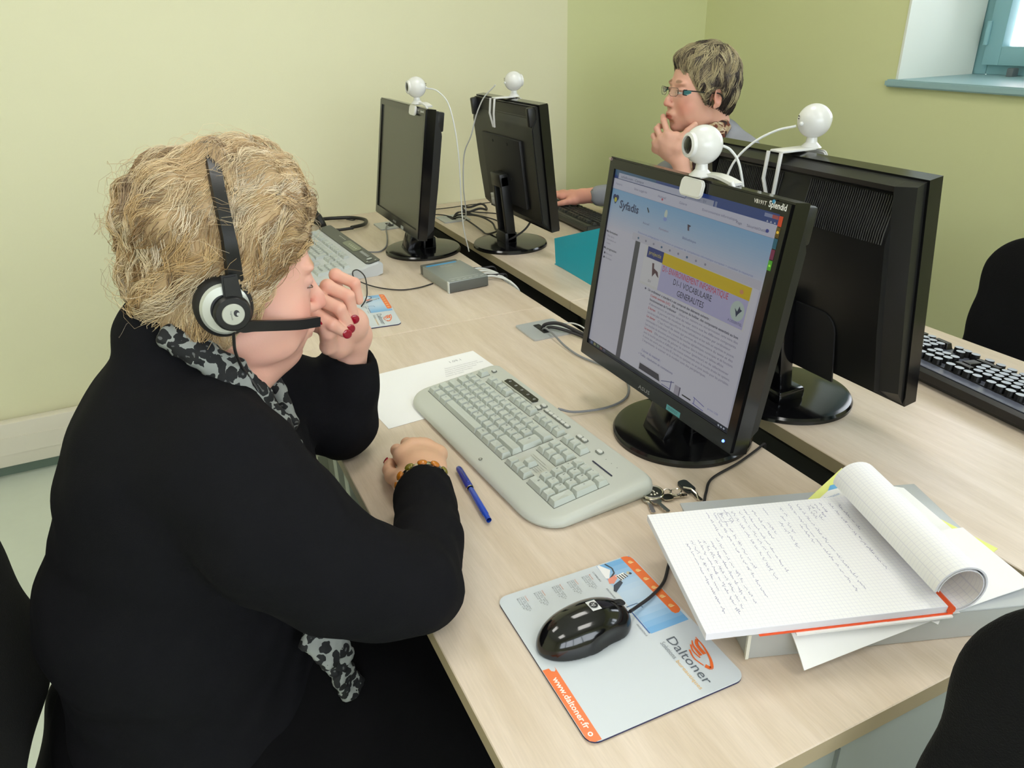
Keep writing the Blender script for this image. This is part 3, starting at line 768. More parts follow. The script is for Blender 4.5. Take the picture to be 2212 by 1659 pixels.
# ================================================================== WEBCAMS
def webcam(label, loc, rz, ballrot=0., back=.10, leg=.075, facing=1):
    """origin: top edge of the monitor; lens looks along local -y; arm runs back over the monitor and folds down"""
    t = thing('webcam', label, 'webcam', loc, (0,0,rz)); side = leg < .02
    b = MB().m(M['white'])
    b.prism(rrect(.050,.026,.008), -.003, .003, c=(0,-.026,-.012), rot=(1.35,0,0), bev=.002)
    b.build('front_lip', None, t)
    b = MB().m(M['white'])
    if side:
        b.box((.0,-.010,.0035),(.028,.026,.004),bev=.0018); b.grid(lambda u, v: V((-.006+.070*u, -.014+.018*v+.004*u, .006+.004*math.sin(PI*u)-.004*u)), 10, 2, thick=.004)
        b.tube([(.062,-.010,.004),(.066,-.008,-.004),(.063,-.012,-.008)],.003,8)
    else: b.box((0,-.002+back/2-.012,.0035),(.030,back-.006,.004),bev=.0018)
    b.tube([(0,-.012,.004),(0,-.012,.012),(0,-.012,.020)],[.017,.009,.008],20)
    b.build('clip_arm', None, t)
    b = MB().m(M['white']); y = back-.014
    if not side: b.tube([(-.014,y,.003),(-.014,y+.004,-leg*.5),(-.004,y-.002,-leg),(.004,y-.002,-leg),(.014,y+.004,-leg*.5),(.014,y,.003)],.0032,8)
    if side: b.bm.free()
    else: b.build('folding_leg', None, t)
    hd = MB().m(M['white']).ball((0,-.012,.045),.0265,40).build('camera_ball', None, t)
    b = MB().m(M['white']).lathe([(.0175,.0195),(.0165,.0245),(.0125,.0262),(.0118,.0235),(0,.0235)],(0,-.012,.045),32,rot=(PI/2-.05,0,ballrot)); b.build('lens_ring', None, hd)
    MB().m(M['lens']).lathe([(.0115,.0238),(.008,.0262),(0,.0275)],(0,-.012,.045),28,rot=(PI/2-.05,0,ballrot)).build('lens', None, hd)
    b = MB().m(M['dark'])
    for k in (0,1): b.box((.0105,.0122+k*.0,.053-.004*k),(.006,.002,.001),(0,0,-.7))
    b.build('vent_slot', None, hd)
    MB().ball((0,.0155,.042),.0035,10).build('cord_socket', M['wirewhite'], hd)
    return t
MT = lambda tt, R_, h_, x, y=0: tt.matrix_world
webcam('white ball webcam clipped on the lit monitor', (.713,.862,1.166), -PI/2, -.12, back=.085, leg=.012)
webcam('white ball webcam clipped on the switched off monitor', (.705,2.055,1.172), -PI/2, .0, back=.085, leg=.012)
webcam('white ball webcam on top of the far monitor seen from behind', (.986,2.088,1.170), PI/2, 0, back=.070, leg=.075)
webcam('white ball webcam with long cable on the ribbed monitor at right', (.975,.943,1.170), PI/2, .2, back=.078, leg=.080)
CW = M['wirewhite']
cable('webcam_cable', [(.728,.862,1.209),(.745,.855,1.20),(.752,.840,1.175),(.770,.84,1.10),(.80,.86,.95)], .0019, CW, 'white cable hanging behind the lit monitor from its webcam')
cable('webcam_cable', [(.722,2.055,1.213),(.745,2.03,1.205),(.765,2.00,1.165),(.775,1.98,1.05),(.785,2.00,.86),(.812,2.03,.757)], .0018, CW, 'white webcam cable dropping behind the switched off monitor')
cable('webcam_cable', [(.945,2.098,1.207),(.925,2.14,1.17),(.912,2.17,1.12),(.905,2.20,1.06),(.90,2.25,1.0),(.90,2.27,.90),(.92,2.31,.80),(.945,2.40,.75)], .0019, CW, 'white cable looping behind the far monitor from its webcam')
cable('webcam_cable', [(.958,.952,1.208),(.940,.978,1.199),(.915,1.002,1.178),(.893,1.018,1.145),(.882,1.028,1.09),(.878,1.05,1.00),(.91,1.08,.80),(.93,1.10,.745)], .0020, CW, 'white cable curving down from the webcam on the ribbed monitor')
# ================================================================== KEYBOARDS
U = .019
def key_mesh(w, d, h, round_=False, well=.0012):
    bm = bmesh.new()
    if round_:
        n = 14; a = [bm.verts.new((w/2*math.cos(2*PI*k/n), d/2*math.sin(2*PI*k/n), 0)) for k in range(n)]
        b = [bm.verts.new((w/2*.94*math.cos(2*PI*k/n), d/2*.94*math.sin(2*PI*k/n), h)) for k in range(n)]
        for k in range(n): bm.faces.new((a[k],a[(k+1)%n],b[(k+1)%n],b[k]))
        bm.faces.new(b)
    else:
        x, y = w/2, d/2; tx, ty = x-.0024, y-.0026; oy = .0008
        lo = [bm.verts.new(p) for p in ((-x,-y,0),(x,-y,0),(x,y,0),(-x,y,0))]
        c = .0012; P = []
        for sx, sy in ((-1,-1),(1,-1),(1,1),(-1,1)):
            P.append(((sx*(tx-c), sy*ty+oy, h), (sx*tx, sy*(ty-c)+oy, h)))
        order = [P[0][1],P[0][0],P[1][0],P[1][1],P[2][1],P[2][0],P[3][0],P[3][1]]
        up = [bm.verts.new(p) for p in order]
        mid = bm.verts.new((0, oy, h-.0009))
        for k in range(8): bm.faces.new((up[k],up[(k+1)%8],mid))
        bm.faces.new((lo[0],lo[1],up[2],up[1])); bm.faces.new((lo[1],lo[2],up[4],up[3])); bm.faces.new((lo[2],lo[3],up[6],up[5])); bm.faces.new((lo[3],lo[0],up[0],up[7]))
        bm.faces.new((lo[1],up[3],up[2])); bm.faces.new((lo[2],up[5],up[4])); bm.faces.new((lo[3],up[7],up[6])); bm.faces.new((lo[0],up[1],up[0]))
    bmesh.ops.recalc_face_normals(bm, faces=bm.faces[:])
    me = bpy.data.meshes.new('key'); bm.to_mesh(me); bm.free()
    return me
def layout():
    """rows of (x_in_units, width_units, row, legend); row 0 = space row"""
    K = []
    def row(r, x, ws, lg=None):
        lg = lg or ['']*len(ws)
        for w_, g in zip(ws, lg): K.append((x, w_, r, g)); x += w_
    row(0, 0, [1.25,1.25,1.25,6.25,1.25,1.25,1.25,1.25], ['Ctrl','','Alt','','AltGr','','','Ctrl'])
    row(1, 0, [1.25]+[1]*11+[2.75], ['']+list('<WXCVBN?./!')+[''])
    row(2, 0, [1.75]+[1]*12, ['']+list('QSDFGHJKLM%*'))
    row(3, 0, [1.5]+[1]*12, ['']+list('AZERTYUIOP^$'))
    K.append((13.75, 1.25, 2.5, 'E'))                       # tall enter
    row(4, 0, [1]*13+[2], list('21234567890)=')+[''])
    row(5.35, 0, [1], ['Esc'])
    for g, x0 in ((0,2),(1,6.5),(2,11)):
        row(5.35, x0, [1]*4, ['F%d' % (4*g+k+1) for k in range(4)])
    row(5.35, 15.5, [1]*3)
    row(4, 15.5, [1]*3); row(3, 15.5, [1]*3); row(1, 16.5, [1]); row(0, 15.5, [1]*3)
    row(4, 19, [1]*4, ['','/','*','-']); row(3, 19, [1]*3, list('789')); row(2, 19, [1]*3, list('456')); row(1, 19, [1]*3, list('123')); row(0, 19, [2,1], ['0','.'])
    K.append((22, 1, 2.5, '+')); K.append((22, 1, .5, ''))
    return K
def slope_z(y, y0, y1, z0, z1): return z0+(z1-z0)*(y-y0)/(y1-y0)
def keys(parent, x0, y0, zf, mat_, tilt, kh=.0085, rnd=False, pitch=U, sel=None, legend=None, joined=False):
    cache = {}; first = {}; P = Print()
    for (x, w_, r, g) in layout():
        dd = pitch*(2 if r in (2.5, .5) else 1)-.0012
        if rnd and w_ <= 1.5 and dd < pitch*1.5: kk = ('r',1); W_, D_ = pitch*.93, pitch*.93
        else: kk = (w_, dd); W_, D_ = pitch*w_-.0012, dd
        cx = x0+(x+w_/2)*pitch; cy = y0+(r+.5)*pitch
        if sel and not sel(cx, cy): continue
        if kk not in cache:
            cache[kk] = key_mesh(W_, D_, kh, kk[0]=='r'); cache[kk].materials.append(mat_)
            if rnd: cache[kk].materials.append(legend); cache[kk].polygons[-1].material_index = 1 if kk[0]=='r' else 0
        o = bpy.data.objects.new('key', cache[kk]); link(o, parent); o.location = (cx, cy, zf(cy)); o.rotation_euler = (tilt,0,0)
        if g and not rnd: P.text(g, cx-min(w_*pitch*.3,.005), -(cy+.0005), .0040 if len(g)==1 else .0024, (66,70,66)); 
    if P.v and legend: 
        P.build('key_legend', lambda u, v, l: (u, -v, zf(-v)+kh+.00005), parent)
# --- putty HP keyboard on the near desk. local x = left to right for its user, y away from the user
KL, KD = .490, .200
kb = thing('keyboard', 'putty grey keyboard with media buttons in front of the lit monitor', 'keyboard', (.4605,.984,.7402), (0,0,math.radians(-86.1)))
zf = lambda y: .0105+(y+KD/2)*.085
def kb_body():
    b = MB().m(M['kbgrey'])
    # outline with swollen front corners
    pts = []
    def arc(cx, cy, rx, ry, a0, a1, n=8):
        for k in range(n+1):
            a = math.radians(a0+(a1-a0)*k/n); pts.append((cx+rx*math.cos(a), cy+ry*math.sin(a)))
    arc(KL/2-.018, KD/2-.018, .018, .018, 0, 90); arc(-KL/2+.018, KD/2-.018, .018, .018, 90, 180)
    arc(-KL/2+.060, -KD/2+.045, .060, .045, 180, 270); arc(KL/2-.060, -KD/2+.045, .060, .045, 270, 360)
    prof = [(0,0),(.002,0),(.0,.35),(.0015,.62),(.006,.9),(.011,1.0)]
    bm = bmesh.new(); rings = []
    cx = cy = 0
    for ins, hh in [(.006,0),(.001,.2),(0,.45),(.002,.75),(.007,.95),(.013,1.0)]:
        ring = []
        for x, y in pts:
            l = math.hypot(x/(KL/2), y/(KD/2)); d = V((x/(KL/2)**1.2, y/(KD/2)**1.2, 0)).normalized()
            X, Y = x-d.x*ins, y-d.y*ins
            ring.append(bm.verts.new((X, Y, (zf(Y)+.0015)*hh)))
        rings.append(ring)
    n = len(pts)
    for a, c in zip(rings, rings[1:]):
        for k in range(n): bm.faces.new((a[k],a[(k+1)%n],c[(k+1)%n],c[k]))
    bm.faces.new(rings[0][::-1]); bm.faces.new(rings[-1])
    bmesh.ops.recalc_face_normals(bm, faces=bm.faces[:]); b._merge(bm)
    return b.build('case', None, kb, ang=40)
kb_body()
kx0, ky0 = -KL/2+.022, -KD/2+.040; TL = math.atan(.085)
b = MB().m(M['gap'])
for (xa, xb, ya, yb) in ((0,15,0,5),(15.5,18.5,3,5),(16.5,17.5,1,2),(15.5,18.5,0,1),(19,23,0,5),(0,1,5.35,6.35),(2,6,5.35,6.35),(6.5,10.5,5.35,6.35),(11,15,5.35,6.35),(15.5,18.5,5.35,6.35)):
    yc = ky0+(ya+yb)/2*U
    b.box((kx0+(xa+xb)/2*U, yc, zf(yc)+.0012),((xb-xa)*U+.001,(yb-ya)*U+.001,.0012),(TL,0,0))
b.build('key_well', None, kb)
keys(kb, kx0, ky0, lambda y: zf(y)+.0016, M['key'], TL, legend=True)
yq = ky0+6.35*U+.014
b = MB().m(M['silver'])
o = MB().m(M['black']).prism([(kx0+.060,-.0075),(kx0+.162,-.0075),(kx0+.165,.002),(kx0+.160,.0065),(kx0+.064,.0065),(kx0+.058,.001)],0,.0012,c=(0,yq+.002,zf(yq)+.0024),rot=(TL,0,0)).build('black_button_strip', None, kb)
P = Print()
for k in range(5):
    u = kx0+.070+.0215*k; P.disc((u,-yq-.0018),.0026,(170,172,168),10); 
P.up()
for k in range(5): P.disc((kx0+.070+.0215*k,-yq-.0018),.0015,(20,20,22),8)
P.disc((.04,.086),.0032,(70,70,66),14); P.up(); P.disc((.04,.086),.0020,(186,188,176),12)
for k in range(3): P.disc((kx0+20.2*U+.014*k,-(ky0+6.7*U)),.0008,(90,92,90),6)
for k in range(6): P.line([(kx0+15.9*U,-(ky0+(1.35+.22*k)*U)),(kx0+(17.9 if k%2 else 18.4)*U,-(ky0+(1.35+.22*k)*U))] if k>3 else [(kx0+17.6*U,-(ky0+(1.35+.2*k)*U)),(kx0+18.4*U,-(ky0+(1.35+.2*k)*U))],.0007,(150,152,144))
P.build('case_print', lambda u, v, l: (u, -v, zf(-v)+(.0038 if -v > yq-.006 and u < kx0+.17 else .0024)+l), kb)
MB().m(M['silver']).tube([(kx0+.058,yq-.0085,zf(yq)+.0026),(kx0+.165,yq-.0085,zf(yq)+.0026)],.0016,8).build('strip_bar', None, kb)
def button(x, y, w_, d_, nm='media_button'):
    MB().m(M['gap']).prism(rrect(w_+.0022,d_+.0022,min(w_,d_)*.35,3),0,.0012,c=(x,y,zf(y)+.0020),rot=(TL,0,0)).build('button_recess', None, kb)
    MB().m(mat('button_silver', rgb(206,208,202), .35)).prism(rrect(w_-.0010,d_-.0010,min(w_,d_)*.35,3),0,.0026,c=(x,y,zf(y)+.0022),rot=(TL,0,0),bev=.0005,which='top').build(nm, None, kb)
button(kx0+.012, yq-.001, .0085, .0065);
for k in range(2): button(kx0+9.75*U, yq+.004-.011*k, .0115, .0075)
for k in range(6): button(kx0+10.75*U+.0122*k, yq-.001, .0118, .0062)
for k in range(2): button(kx0+15.0*U+.0125*k+.022, yq-.003, .0115, .0072)
button(kx0+19.0*U, yq-.003, .0115, .0078)
MB().m(mat('slot_navy', rgb(40,42,66), .4)).prism(rrect(.050,.0022,.001,2),0,.0008,c=(kx0+21.0*U,ky0+5.75*U,zf(ky0+5.75*U)+.0020),rot=(TL,0,0)).build('indicator_slot', None, kb)
# --- keyboard 2 on the far-left desk: pale keys, dark top deck
kb2 = thing('keyboard', 'pale grey keyboard with dark media deck on the far left desk', 'keyboard', (.4230,2.225,.7402), (0,0,math.radians(-86.5)))
K2L, K2D = .490, .200
z2 = lambda y: .011+(y+K2D/2)*.12
bm = bmesh.new(); prf = [(-K2D/2,.002),(-K2D/2-.003,.008),(-K2D/2+.006,.0125),(.045,z2(.045)+.001),(.055,z2(.055)+.004),(K2D/2-.012,z2(K2D/2)+.006),(K2D/2,z2(K2D/2)-.004),(K2D/2-.002,.006),(K2D/2-.02,.0)]
xs = [(-K2L/2,.85,.010),(-K2L/2+.004,.94,.004),(-K2L/2+.012,1,0),(K2L/2-.012,1,0),(K2L/2-.004,.94,.004),(K2L/2,.85,.010)]
rings = [[bm.verts.new((x,(y if y<0 else y)*(1-ins*2),z*s)) for y,z in prf] for x,s,ins in xs]
n = len(prf)
for a, c in zip(rings, rings[1:]):
    for k in range(n): bm.faces.new((a[k],a[(k+1)%n],c[(k+1)%n],c[k]))
bm.faces.new(rings[0][::-1]); bm.faces.new(rings[-1]); bmesh.ops.recalc_face_normals(bm, faces=bm.faces[:])
MB().m(mat('keyboard_pale', rgb(198,202,206), .4))._merge(bm).build('case', mat('keyboard_pale', rgb(198,202,206), .4), kb2)
COL.objects[-1].data.materials.append(mat('keyboard_pale', rgb(198,202,206), .4)) if not COL.objects[-1].data.materials else None
x2, y2 = -K2L/2+.026, -K2D/2+.022
T2 = math.atan(.12)
dk = mat('deck_graphite', rgb(76,80,78), .4)
yd = .0755; zd = z2(yd)+.0062
MB().m(dk).prism(rrect(K2L-.012,.042,.012,4),0,.003,c=(0,yd,zd-.002),rot=(math.atan(.155),0,0),bev=.001).build('media_deck', None, kb2)
MB().m(mat('deck_olive', rgb(126,132,112), .4)).prism(rrect(.118,.026,.010,4),0,.0012,c=(.045,yd,zd+.0012),rot=(math.atan(.155),0,0)).build('deck_window', None, kb2)
tz = lambda y: zd+.0018+(y-yd)*.155
P = Print()
for k in range(6): P.disc((.008+.015*k,-yd),.003,(200,204,190),8,.0035)
for k in range(5): P.disc((-.085+.013*k,-(yd+.004)),.0028,(196,200,196),8)
for k in range(6): P.disc((.125+.0115*k,-(yd+.002)),.0036,(190,194,198),8,.0055)
P.disc((.205,-(yd-.002)),.008,(176,182,180),14); P.disc((.228,-(yd+.008)),.003,(190,194,190),8); P.disc((.222,-(yd-.014)),.003,(190,194,190),8)
P.build('deck_print', lambda u, v, l: (u, -v, tz(-v)+l+.0006), kb2)
keys(kb2, x2, y2, lambda y: z2(y)+.0010, mat('key_pale', rgb(192,198,196), .5), T2, kh=.0075, pitch=.0187)
b = MB().m(mat('keyboard_pale', rgb(198,202,206), .4))
for sx in (-1,1): b.box((sx*.20,.085,.008),(.03,.018,.014),bev=.002)
b.build('foot', None, kb2)
# --- keyboard 3: black, round pale-topped keys, on the right desk (seen from behind; user sits on the window side)
kb3 = thing('keyboard', 'black keyboard with round pale-topped keys on the right desk', 'keyboard', (1.300,.745,.7402), (0,0,math.radians(90-4.5)))
K3L, K3D = .460, .165
z3 = lambda y: .016+(y+K3D/2)*.10
prf = [(-K3D/2,.0),(-K3D/2-.002,.008),(-K3D/2+.008,.016),(K3D/2-.006,.0315),(K3D/2+.001,.026),(K3D/2,.012),(K3D/2-.012,0)]
bm = bmesh.new(); rings = [[bm.verts.new((x,y,z*s)) for y,z in prf] for x,s in ((-K3L/2,.8),(-K3L/2+.006,1),(K3L/2-.006,1),(K3L/2,.8))]; n = len(prf)
for a, c in zip(rings, rings[1:]):
    for k in range(n): bm.faces.new((a[k],a[(k+1)%n],c[(k+1)%n],c[k]))
bm.faces.new(rings[0][::-1]); bm.faces.new(rings[-1]); bmesh.ops.recalc_face_normals(bm, faces=bm.faces[:])
MB().m(M['satin'])._merge(bm).build('case', None, kb3)
deck3 = mat('deck_bluegrey', rgb(96,100,116), .25)
b = MB().m(deck3); T3 = math.atan(.10)
b.box((0,0,z3(0)+.0006),(K3L-.022,K3D-.016,.0012),(T3,0,0)); b.build('deck', None, kb3)
MB().m(M['satin']).tube([(-K3L/2+.01,.045,z3(.045)+.002),(K3L/2-.01,.045,z3(.045)+.002)],.0012,6).build('deck_line', None, kb3)
keys(kb3, -K3L/2+.013, -K3D/2+.012, lambda y: z3(y)+.001, M['satin'], T3, kh=.0125, rnd=True, pitch=.0186, legend=mat('keytop_blue', rgb(182,190,206), .35))
b = MB().m(M['satin'])
for sx in (-1,1): b.box((sx*.19,.060,.006),(.03,.02,.012),bev=.002)
b.build('foot', None, kb3)
# --- keyboard 4: dark, under the far woman's hand
kb4 = thing('keyboard', 'dark grey keyboard under the hand of the woman in glasses', 'keyboard', (1.330,2.290,.7402), (0,0,math.radians(90-3)))
K4L, K4D = .45, .150
prf = [(-K4D/2,.0),(-K4D/2,.010),(K4D/2,.028),(K4D/2+.004,.020),(K4D/2,.004)]
bm = bmesh.new(); rings = [[bm.verts.new((x,y,z)) for y,z in prf] for x in (-K4L/2,K4L/2)]; n = len(prf)
for k in range(n): bm.faces.new((rings[0][k],rings[0][(k+1)%n],rings[1][(k+1)%n],rings[1][k]))
bm.faces.new(rings[0][::-1]); bm.faces.new(rings[-1]); bmesh.ops.recalc_face_normals(bm, faces=bm.faces[:]); bmesh.ops.bevel(bm, geom=bm.edges[:], offset=.003, segments=2, affect='EDGES')
MB().m(mat('keyboard_graphite', rgb(52,54,52), .45))._merge(bm).build('case', None, kb4)
keys(kb4, -K4L/2+.008, -K4D/2+.010, lambda y: .011+(y+K4D/2)*.12, mat('key_graphite', rgb(36,38,38), .45), math.atan(.12), kh=.008, pitch=.0186, sel=lambda x, y: y < K4D/2-.012)

# ================================================================== MOUSE PADS
def mousepad(loc, rz, label, w_=.190, d_=.226):
    """local x = width, y = length towards the far end"""
    t = thing('mouse_pad', label, 'mouse pad', loc, (0,0,rz))
    b = MB().m(mat('pad_foam_blue', rgb(46,44,78), .8)).prism(rrect(w_,d_,.013,6),0,.0022).build('foam', None, t)
    MB().m(mat('pad_print_grey', rgb(206,213,219), .33)).prism(rrect(w_,d_,.013,6),.0022,.0030).build('top_sheet', None, t)
    P = Print(); G = (206,213,219); O = (240,120,58); gy = (112,120,130)
    # u 0..1 = local x left..right ; v 0..1 = far..near
    for k in range(14):
        a, c = .008+.565*k/14, .008+.565*(k+1)/14+.001; tt = k/13
        P.poly([(.728-.017*tt,a),(.728-.017*tt,c),(.983,c),(.983,a)], (int(120+70*math.sin(PI*tt)), int(176+36*math.sin(PI*tt)), int(224+10*math.sin(PI*tt))))
    P.up()
    P.poly([(.921,.002),(.945,.002),(.968,.008),(.985,.022),(.992,.045),(.995,.47),(.990,.495),(.965,.510),(.940,.507),(.930,.49)], O)
    P.poly([(.001,.55),(.04,.552),(.045,.572),(.060,.580),(.072,.572),(.076,.552),(.073,.998),(.035,.998),(.012,.985),(.002,.965)], O)
    P.up()
    for k in range(6): P.disc((.955,.06+.078*k),.016,(246,190,120),8,.013); P.rect(.945,.065+.078*k,.975,.071+.078*k,(248,214,160))
    P.poly([(.731,.010),(.748,.008),(.792,.070),(.742,.128),(.722,.12)],(240,240,242)); P.line([(.79,.012),(.812,.06),(.80,.10),(.745,.132)],.010,(70,74,80))
    P.poly([(.716,.165),(.73,.13),(.80,.115),(.815,.13),(.745,.175)],(232,150,130))
    P.poly([(.790,.125),(.855,.118),(.870,.150),(.80,.175)],(244,244,240))
    for k in range(4): P.poly([(.795+.018*k,.128),(.803+.018*k,.127),(.812+.018*k,.170-.004*k),(.803+.018*k,.172-.004*k)],(60,66,76))
    P.disc((.885,.135),.014,(200,190,160),10,.014); P.disc((.893,.142),.010,(70,76,90),8,.009)
    P.poly([(.735,.185),(.80,.165),(.80,.190),(.715,.24),(.705,.225)],(66,74,88))
    P.line([(.70,.36),(.78,.36),(.79,.40)],.006,(90,120,160)); P.line([(.705,.40),(.705,.57)],.008,(70,110,170))
    th = PI/2
    for k in range(5):
        v = .03+.132*k; U_ = (.68,.57,.46,.335,.215)[k] if False else None
    for j, u in enumerate((.64,.53,.42,.29,.17)):
        for q in range(5): P.text(('Imprimantes laser','réseau couleur','05 55 30 12','Limoges 87','Brive 19')[q] if q else ('Bureau','Copieurs','Services','Solutions','Contact')[j], u-.014*q, .05, .010, (214,130,90) if q==0 else (150,156,162), ang=th, width=(.05,.12,.13,.12,.10)[q]*.9)
    for k, wd in enumerate(('COPIEURS','ARCHIVAGE','IMPRESSION','INFORMATIQUE')): P.text(wd,.672,.04+.15*k,.012,(120,126,134),ang=th,width=.09)
    P.text('Daltoner', .762,.632,.062,(96,104,114),ang=th,width=.320)
    P.text('Solutions', .714,.645,.032,(140,146,152),ang=th,width=.115); P.text('bureautiques', .714,.775,.026,(232,190,120),ang=th,width=.19)
    P.text('www.daltoner.fr', .024,.615,.036,(250,232,222),True,ang=th,width=.31); P.disc((.035,.955),.014,(250,240,232),12,.012); P.up(); P.disc((.035,.955),.007,O,8,.006)
    # logo: sweeping orange strokes
    def arc(pts, w0, w1):
        q = spline([(a,c,0) for a,c in pts], 5)
        for i in range(len(q)-1):
            tt = i/(len(q)-1); ww = w0+(w1-w0)*tt; P.line([(q[i].x,q[i].y),(q[i+1].x,q[i+1].y)], ww, (240,112,50))
    arc([(.930,.690),(.925,.76),(.900,.84),(.865,.885),(.845,.86)],.006,.024); arc([(.895,.700),(.875,.735),(.870,.80)],.006,.020); arc([(.925,.705),(.900,.735),(.895,.80)],.018,.022)
    arc([(.868,.720),(.850,.760),(.855,.81)],.010,.007); arc([(.838,.745),(.822,.80),(.838,.855)],.010,.006)
    P.build('printed_design', lambda u, v, l: ((u-.5)*w_, (.5-v)*d_, .00305+l), t, rough=.33, dz=.00005)
    return t
mp1 = mousepad((.3665,.536,.7402), math.radians(-1.0), 'grey, blue and orange printed mouse pad under the black mouse')
mp2 = mousepad((.3790,1.716,.7402), math.radians(-6.5), 'printed mouse pad partly hidden behind the raised hand')
# ================================================================== MOUSE
ms = thing('computer_mouse', 'glossy black corded mouse on the printed mouse pad', 'mouse', (.340,.552,.7433), (0,0,math.radians(-90+3)))
Vv = None
s = SDF()
s.ell((0,-.010,.004),(.0315,.052,.034),k=.004).ell((0,.022,.004),(.0285,.036,.025),k=.02)
s.cap((-.026,.0,-.03),(.026,.0,-.03),.030,k=.002,sub=True) if False else None
s.half((0,0,.0005),(0,0,-1),k=.001)
s.ell((.040,.020,.012),(.012,.030,.012),k=.008,sub=True).ell((-.040,.020,.012),(.012,.030,.012),k=.008,sub=True)
v_, f_ = s.mesh(.0012); v_ = smooth_mesh(v_, f_, 2)
np_obj('shell', v_, f_, mat('mouse_gloss', rgb(12,12,14), .12, coat=.3), ms)
MB().m(M['rubber']).cyl((0,.040,.0200),.0085,.006,24,rot=(0,PI/2,0),bev=.001).build('scroll_wheel', None, ms)
MB().m(M['dark']).prism(rrect(.010,.026,.004,4),0,.0012,c=(0,.0400,.0268),rot=(-.30,0,0)).build('wheel_slot', None, ms)
P = Print(); P.rect(-.008,-.006,.008,.006,(214,216,216)); P.up(); P.disc((0,0),.0050,(30,32,36),18,.0050); P.up(); P.text('hp',0,.0024,.0062,(214,216,216),align='c',width=.0055)
lz = lambda y: .0377-.0009
P.build('logo', lambda u, v, l: (u, .010-v, v_[np.argmin((v_[:,0]-u)**2+(v_[:,1]-.010+v)**2-(v_[:,2]>.02)),2]+.0011+l), ms)
cable('mouse_cable', [(.396,.547,.757),(.412,.556,.750),(.440,.566,.7475),(.470,.583,.744),(.495,.607,.744),(.530,.640,.743),(.575,.668,.743),(.618,.694,.743),(.640,.715,.743),(.672,.741,.743),(.735,.757,.743),(.790,.775,.7435),(.812,.783,.7435),(.822,.790,.725),(.823,.795,.68)], .0021, M['wire'], 'dark cable curving from the black mouse under the notepad', 'cable')
# ================================================================== PEN
pn = thing('pen', 'translucent blue capped pen beside the keyboard', 'pen', (.3355,.877,.7402), (0,0,math.atan2(-.138,-.012)))
bl = mat('pen_blue', rgb(24,48,150), .18, coat=.4); bl2 = mat('pen_blue_light', rgb(28,74,190), .15, coat=.5)
lay = (0,PI/2,0)
MB().m(bl2).lathe([(0,0),(.0040,.0005),(.0046,.004),(.0046,.070),(.0038,.072),(.0038,.084)],(-.002,0,.0062),24,rot=lay).build('barrel', None, pn)
MB().m(bl).lathe([(.0040,0),(.0056,.0005),(.0056,.050),(.0048,.0545),(0,.0565)],(-.002-.0565+.0,0,.0062),24,rot=lay).build('cap', None, pn) if False else None
MB().m(bl).lathe([(.0052,0),(.0057,.001),(.0054,.055),(.0040,.0605),(0,.062)],(-.004,0,.0062),24,rot=(0,-PI/2,0)).build('cap', None, pn)
MB().m(bl).box((-.030,0,.0122),(.034,.003,.0018),bev=.0008).build('clip', None, pn)
MB().m(M['chrome']).lathe([(.0050,0),(.0058,.0006),(.0050,.0018)],(-.005,0,.0062),24,rot=lay).build('ring', None, pn)
# ================================================================== KEYS ON RING
def kset():
    t = thing('key_bunch', 'bunch of metal keys with round fob beside the keyboard', 'keys', (.568,.748,.7402), (0,0,math.radians(-35)))
    ch = M['chrome']
    b = MB().m(ch); b.tube([(.0160*math.cos(a),.0160*math.sin(a),.0065) for a in np.linspace(0,2*PI,32,endpoint=False)],.0019,8,closed=True)
    b.tube([(.0150*math.cos(a),.0150*math.sin(a),.0030) for a in np.linspace(0,2*PI,32,endpoint=False)],.0016,8,closed=True); b.build('fob_rim', None, t)
    MB().m(mat('fob_face', rgb(70,74,66), .3, metal=.6)).cyl((0,0,.0052),.0140,.003,32).build('fob_face', None, t)
    b = MB().m(ch)
    for k in range(9): b.ball((.008*math.cos(k*2.3)*((k%3+1)/3),.008*math.sin(k*2.3)*((k%3+1)/3),.0072),.0022,8)
    b.build('fob_ornament', None, t)
    def key(x, y, rz, L=.030, head='r', m_=ch, z=.002):
        k = MB().m(m_)
        if head=='r': k.prism(rrect(.017,.015,.006,4,-.0085,0),0,.0020,bev=.0004)
        else: k.prism(rrect(.030,.017,.0065,4,-.014,0),0,.0060,bev=.0012)
        k.m(ch).prism([(0,-.0030),(L*.4,-.0030),(L*.45,-.0042),(L*.55,-.0028),(L*.65,-.0044),(L*.78,-.0030),(L*.92,-.0036),(L,-.0005),(L-.002,.0030),(0,.0030)],.0002,.0020)
        o = k.build('key', None, t); o.location=(x,y,z); o.rotation_euler=(0,0,rz)
    key(-.004,-.022,-1.3,.026); key(.010,-.026,-.95,.024,z=.0045); key(.030,-.004,.35,.022,z=.0035)
    key(.058,.014,-1.0,.024,'b',mat('key_head_black', rgb(44,50,50), .35),z=.001)
    b = MB().m(ch); b.tube([(.022+.006*math.cos(a),.004+.006*math.sin(a),.005+.002*math.sin(a)) for a in np.linspace(0,2*PI,18,endpoint=False)],.0011,6,closed=True)
    b.tube([(.034+.008*math.cos(a),.006+.008*math.sin(a),.006+.002*math.cos(a)) for a in np.linspace(0,2*PI,22,endpoint=False)],.0011,6,closed=True); b.build('split_ring', None, t)
    b = MB().m(ch).tube([(.045,.014,.010),(.056,.010,.011),(.064,.002,.008),(.066,-.008,.005)],.0016,6); b.build('chain', None, t)
kset()
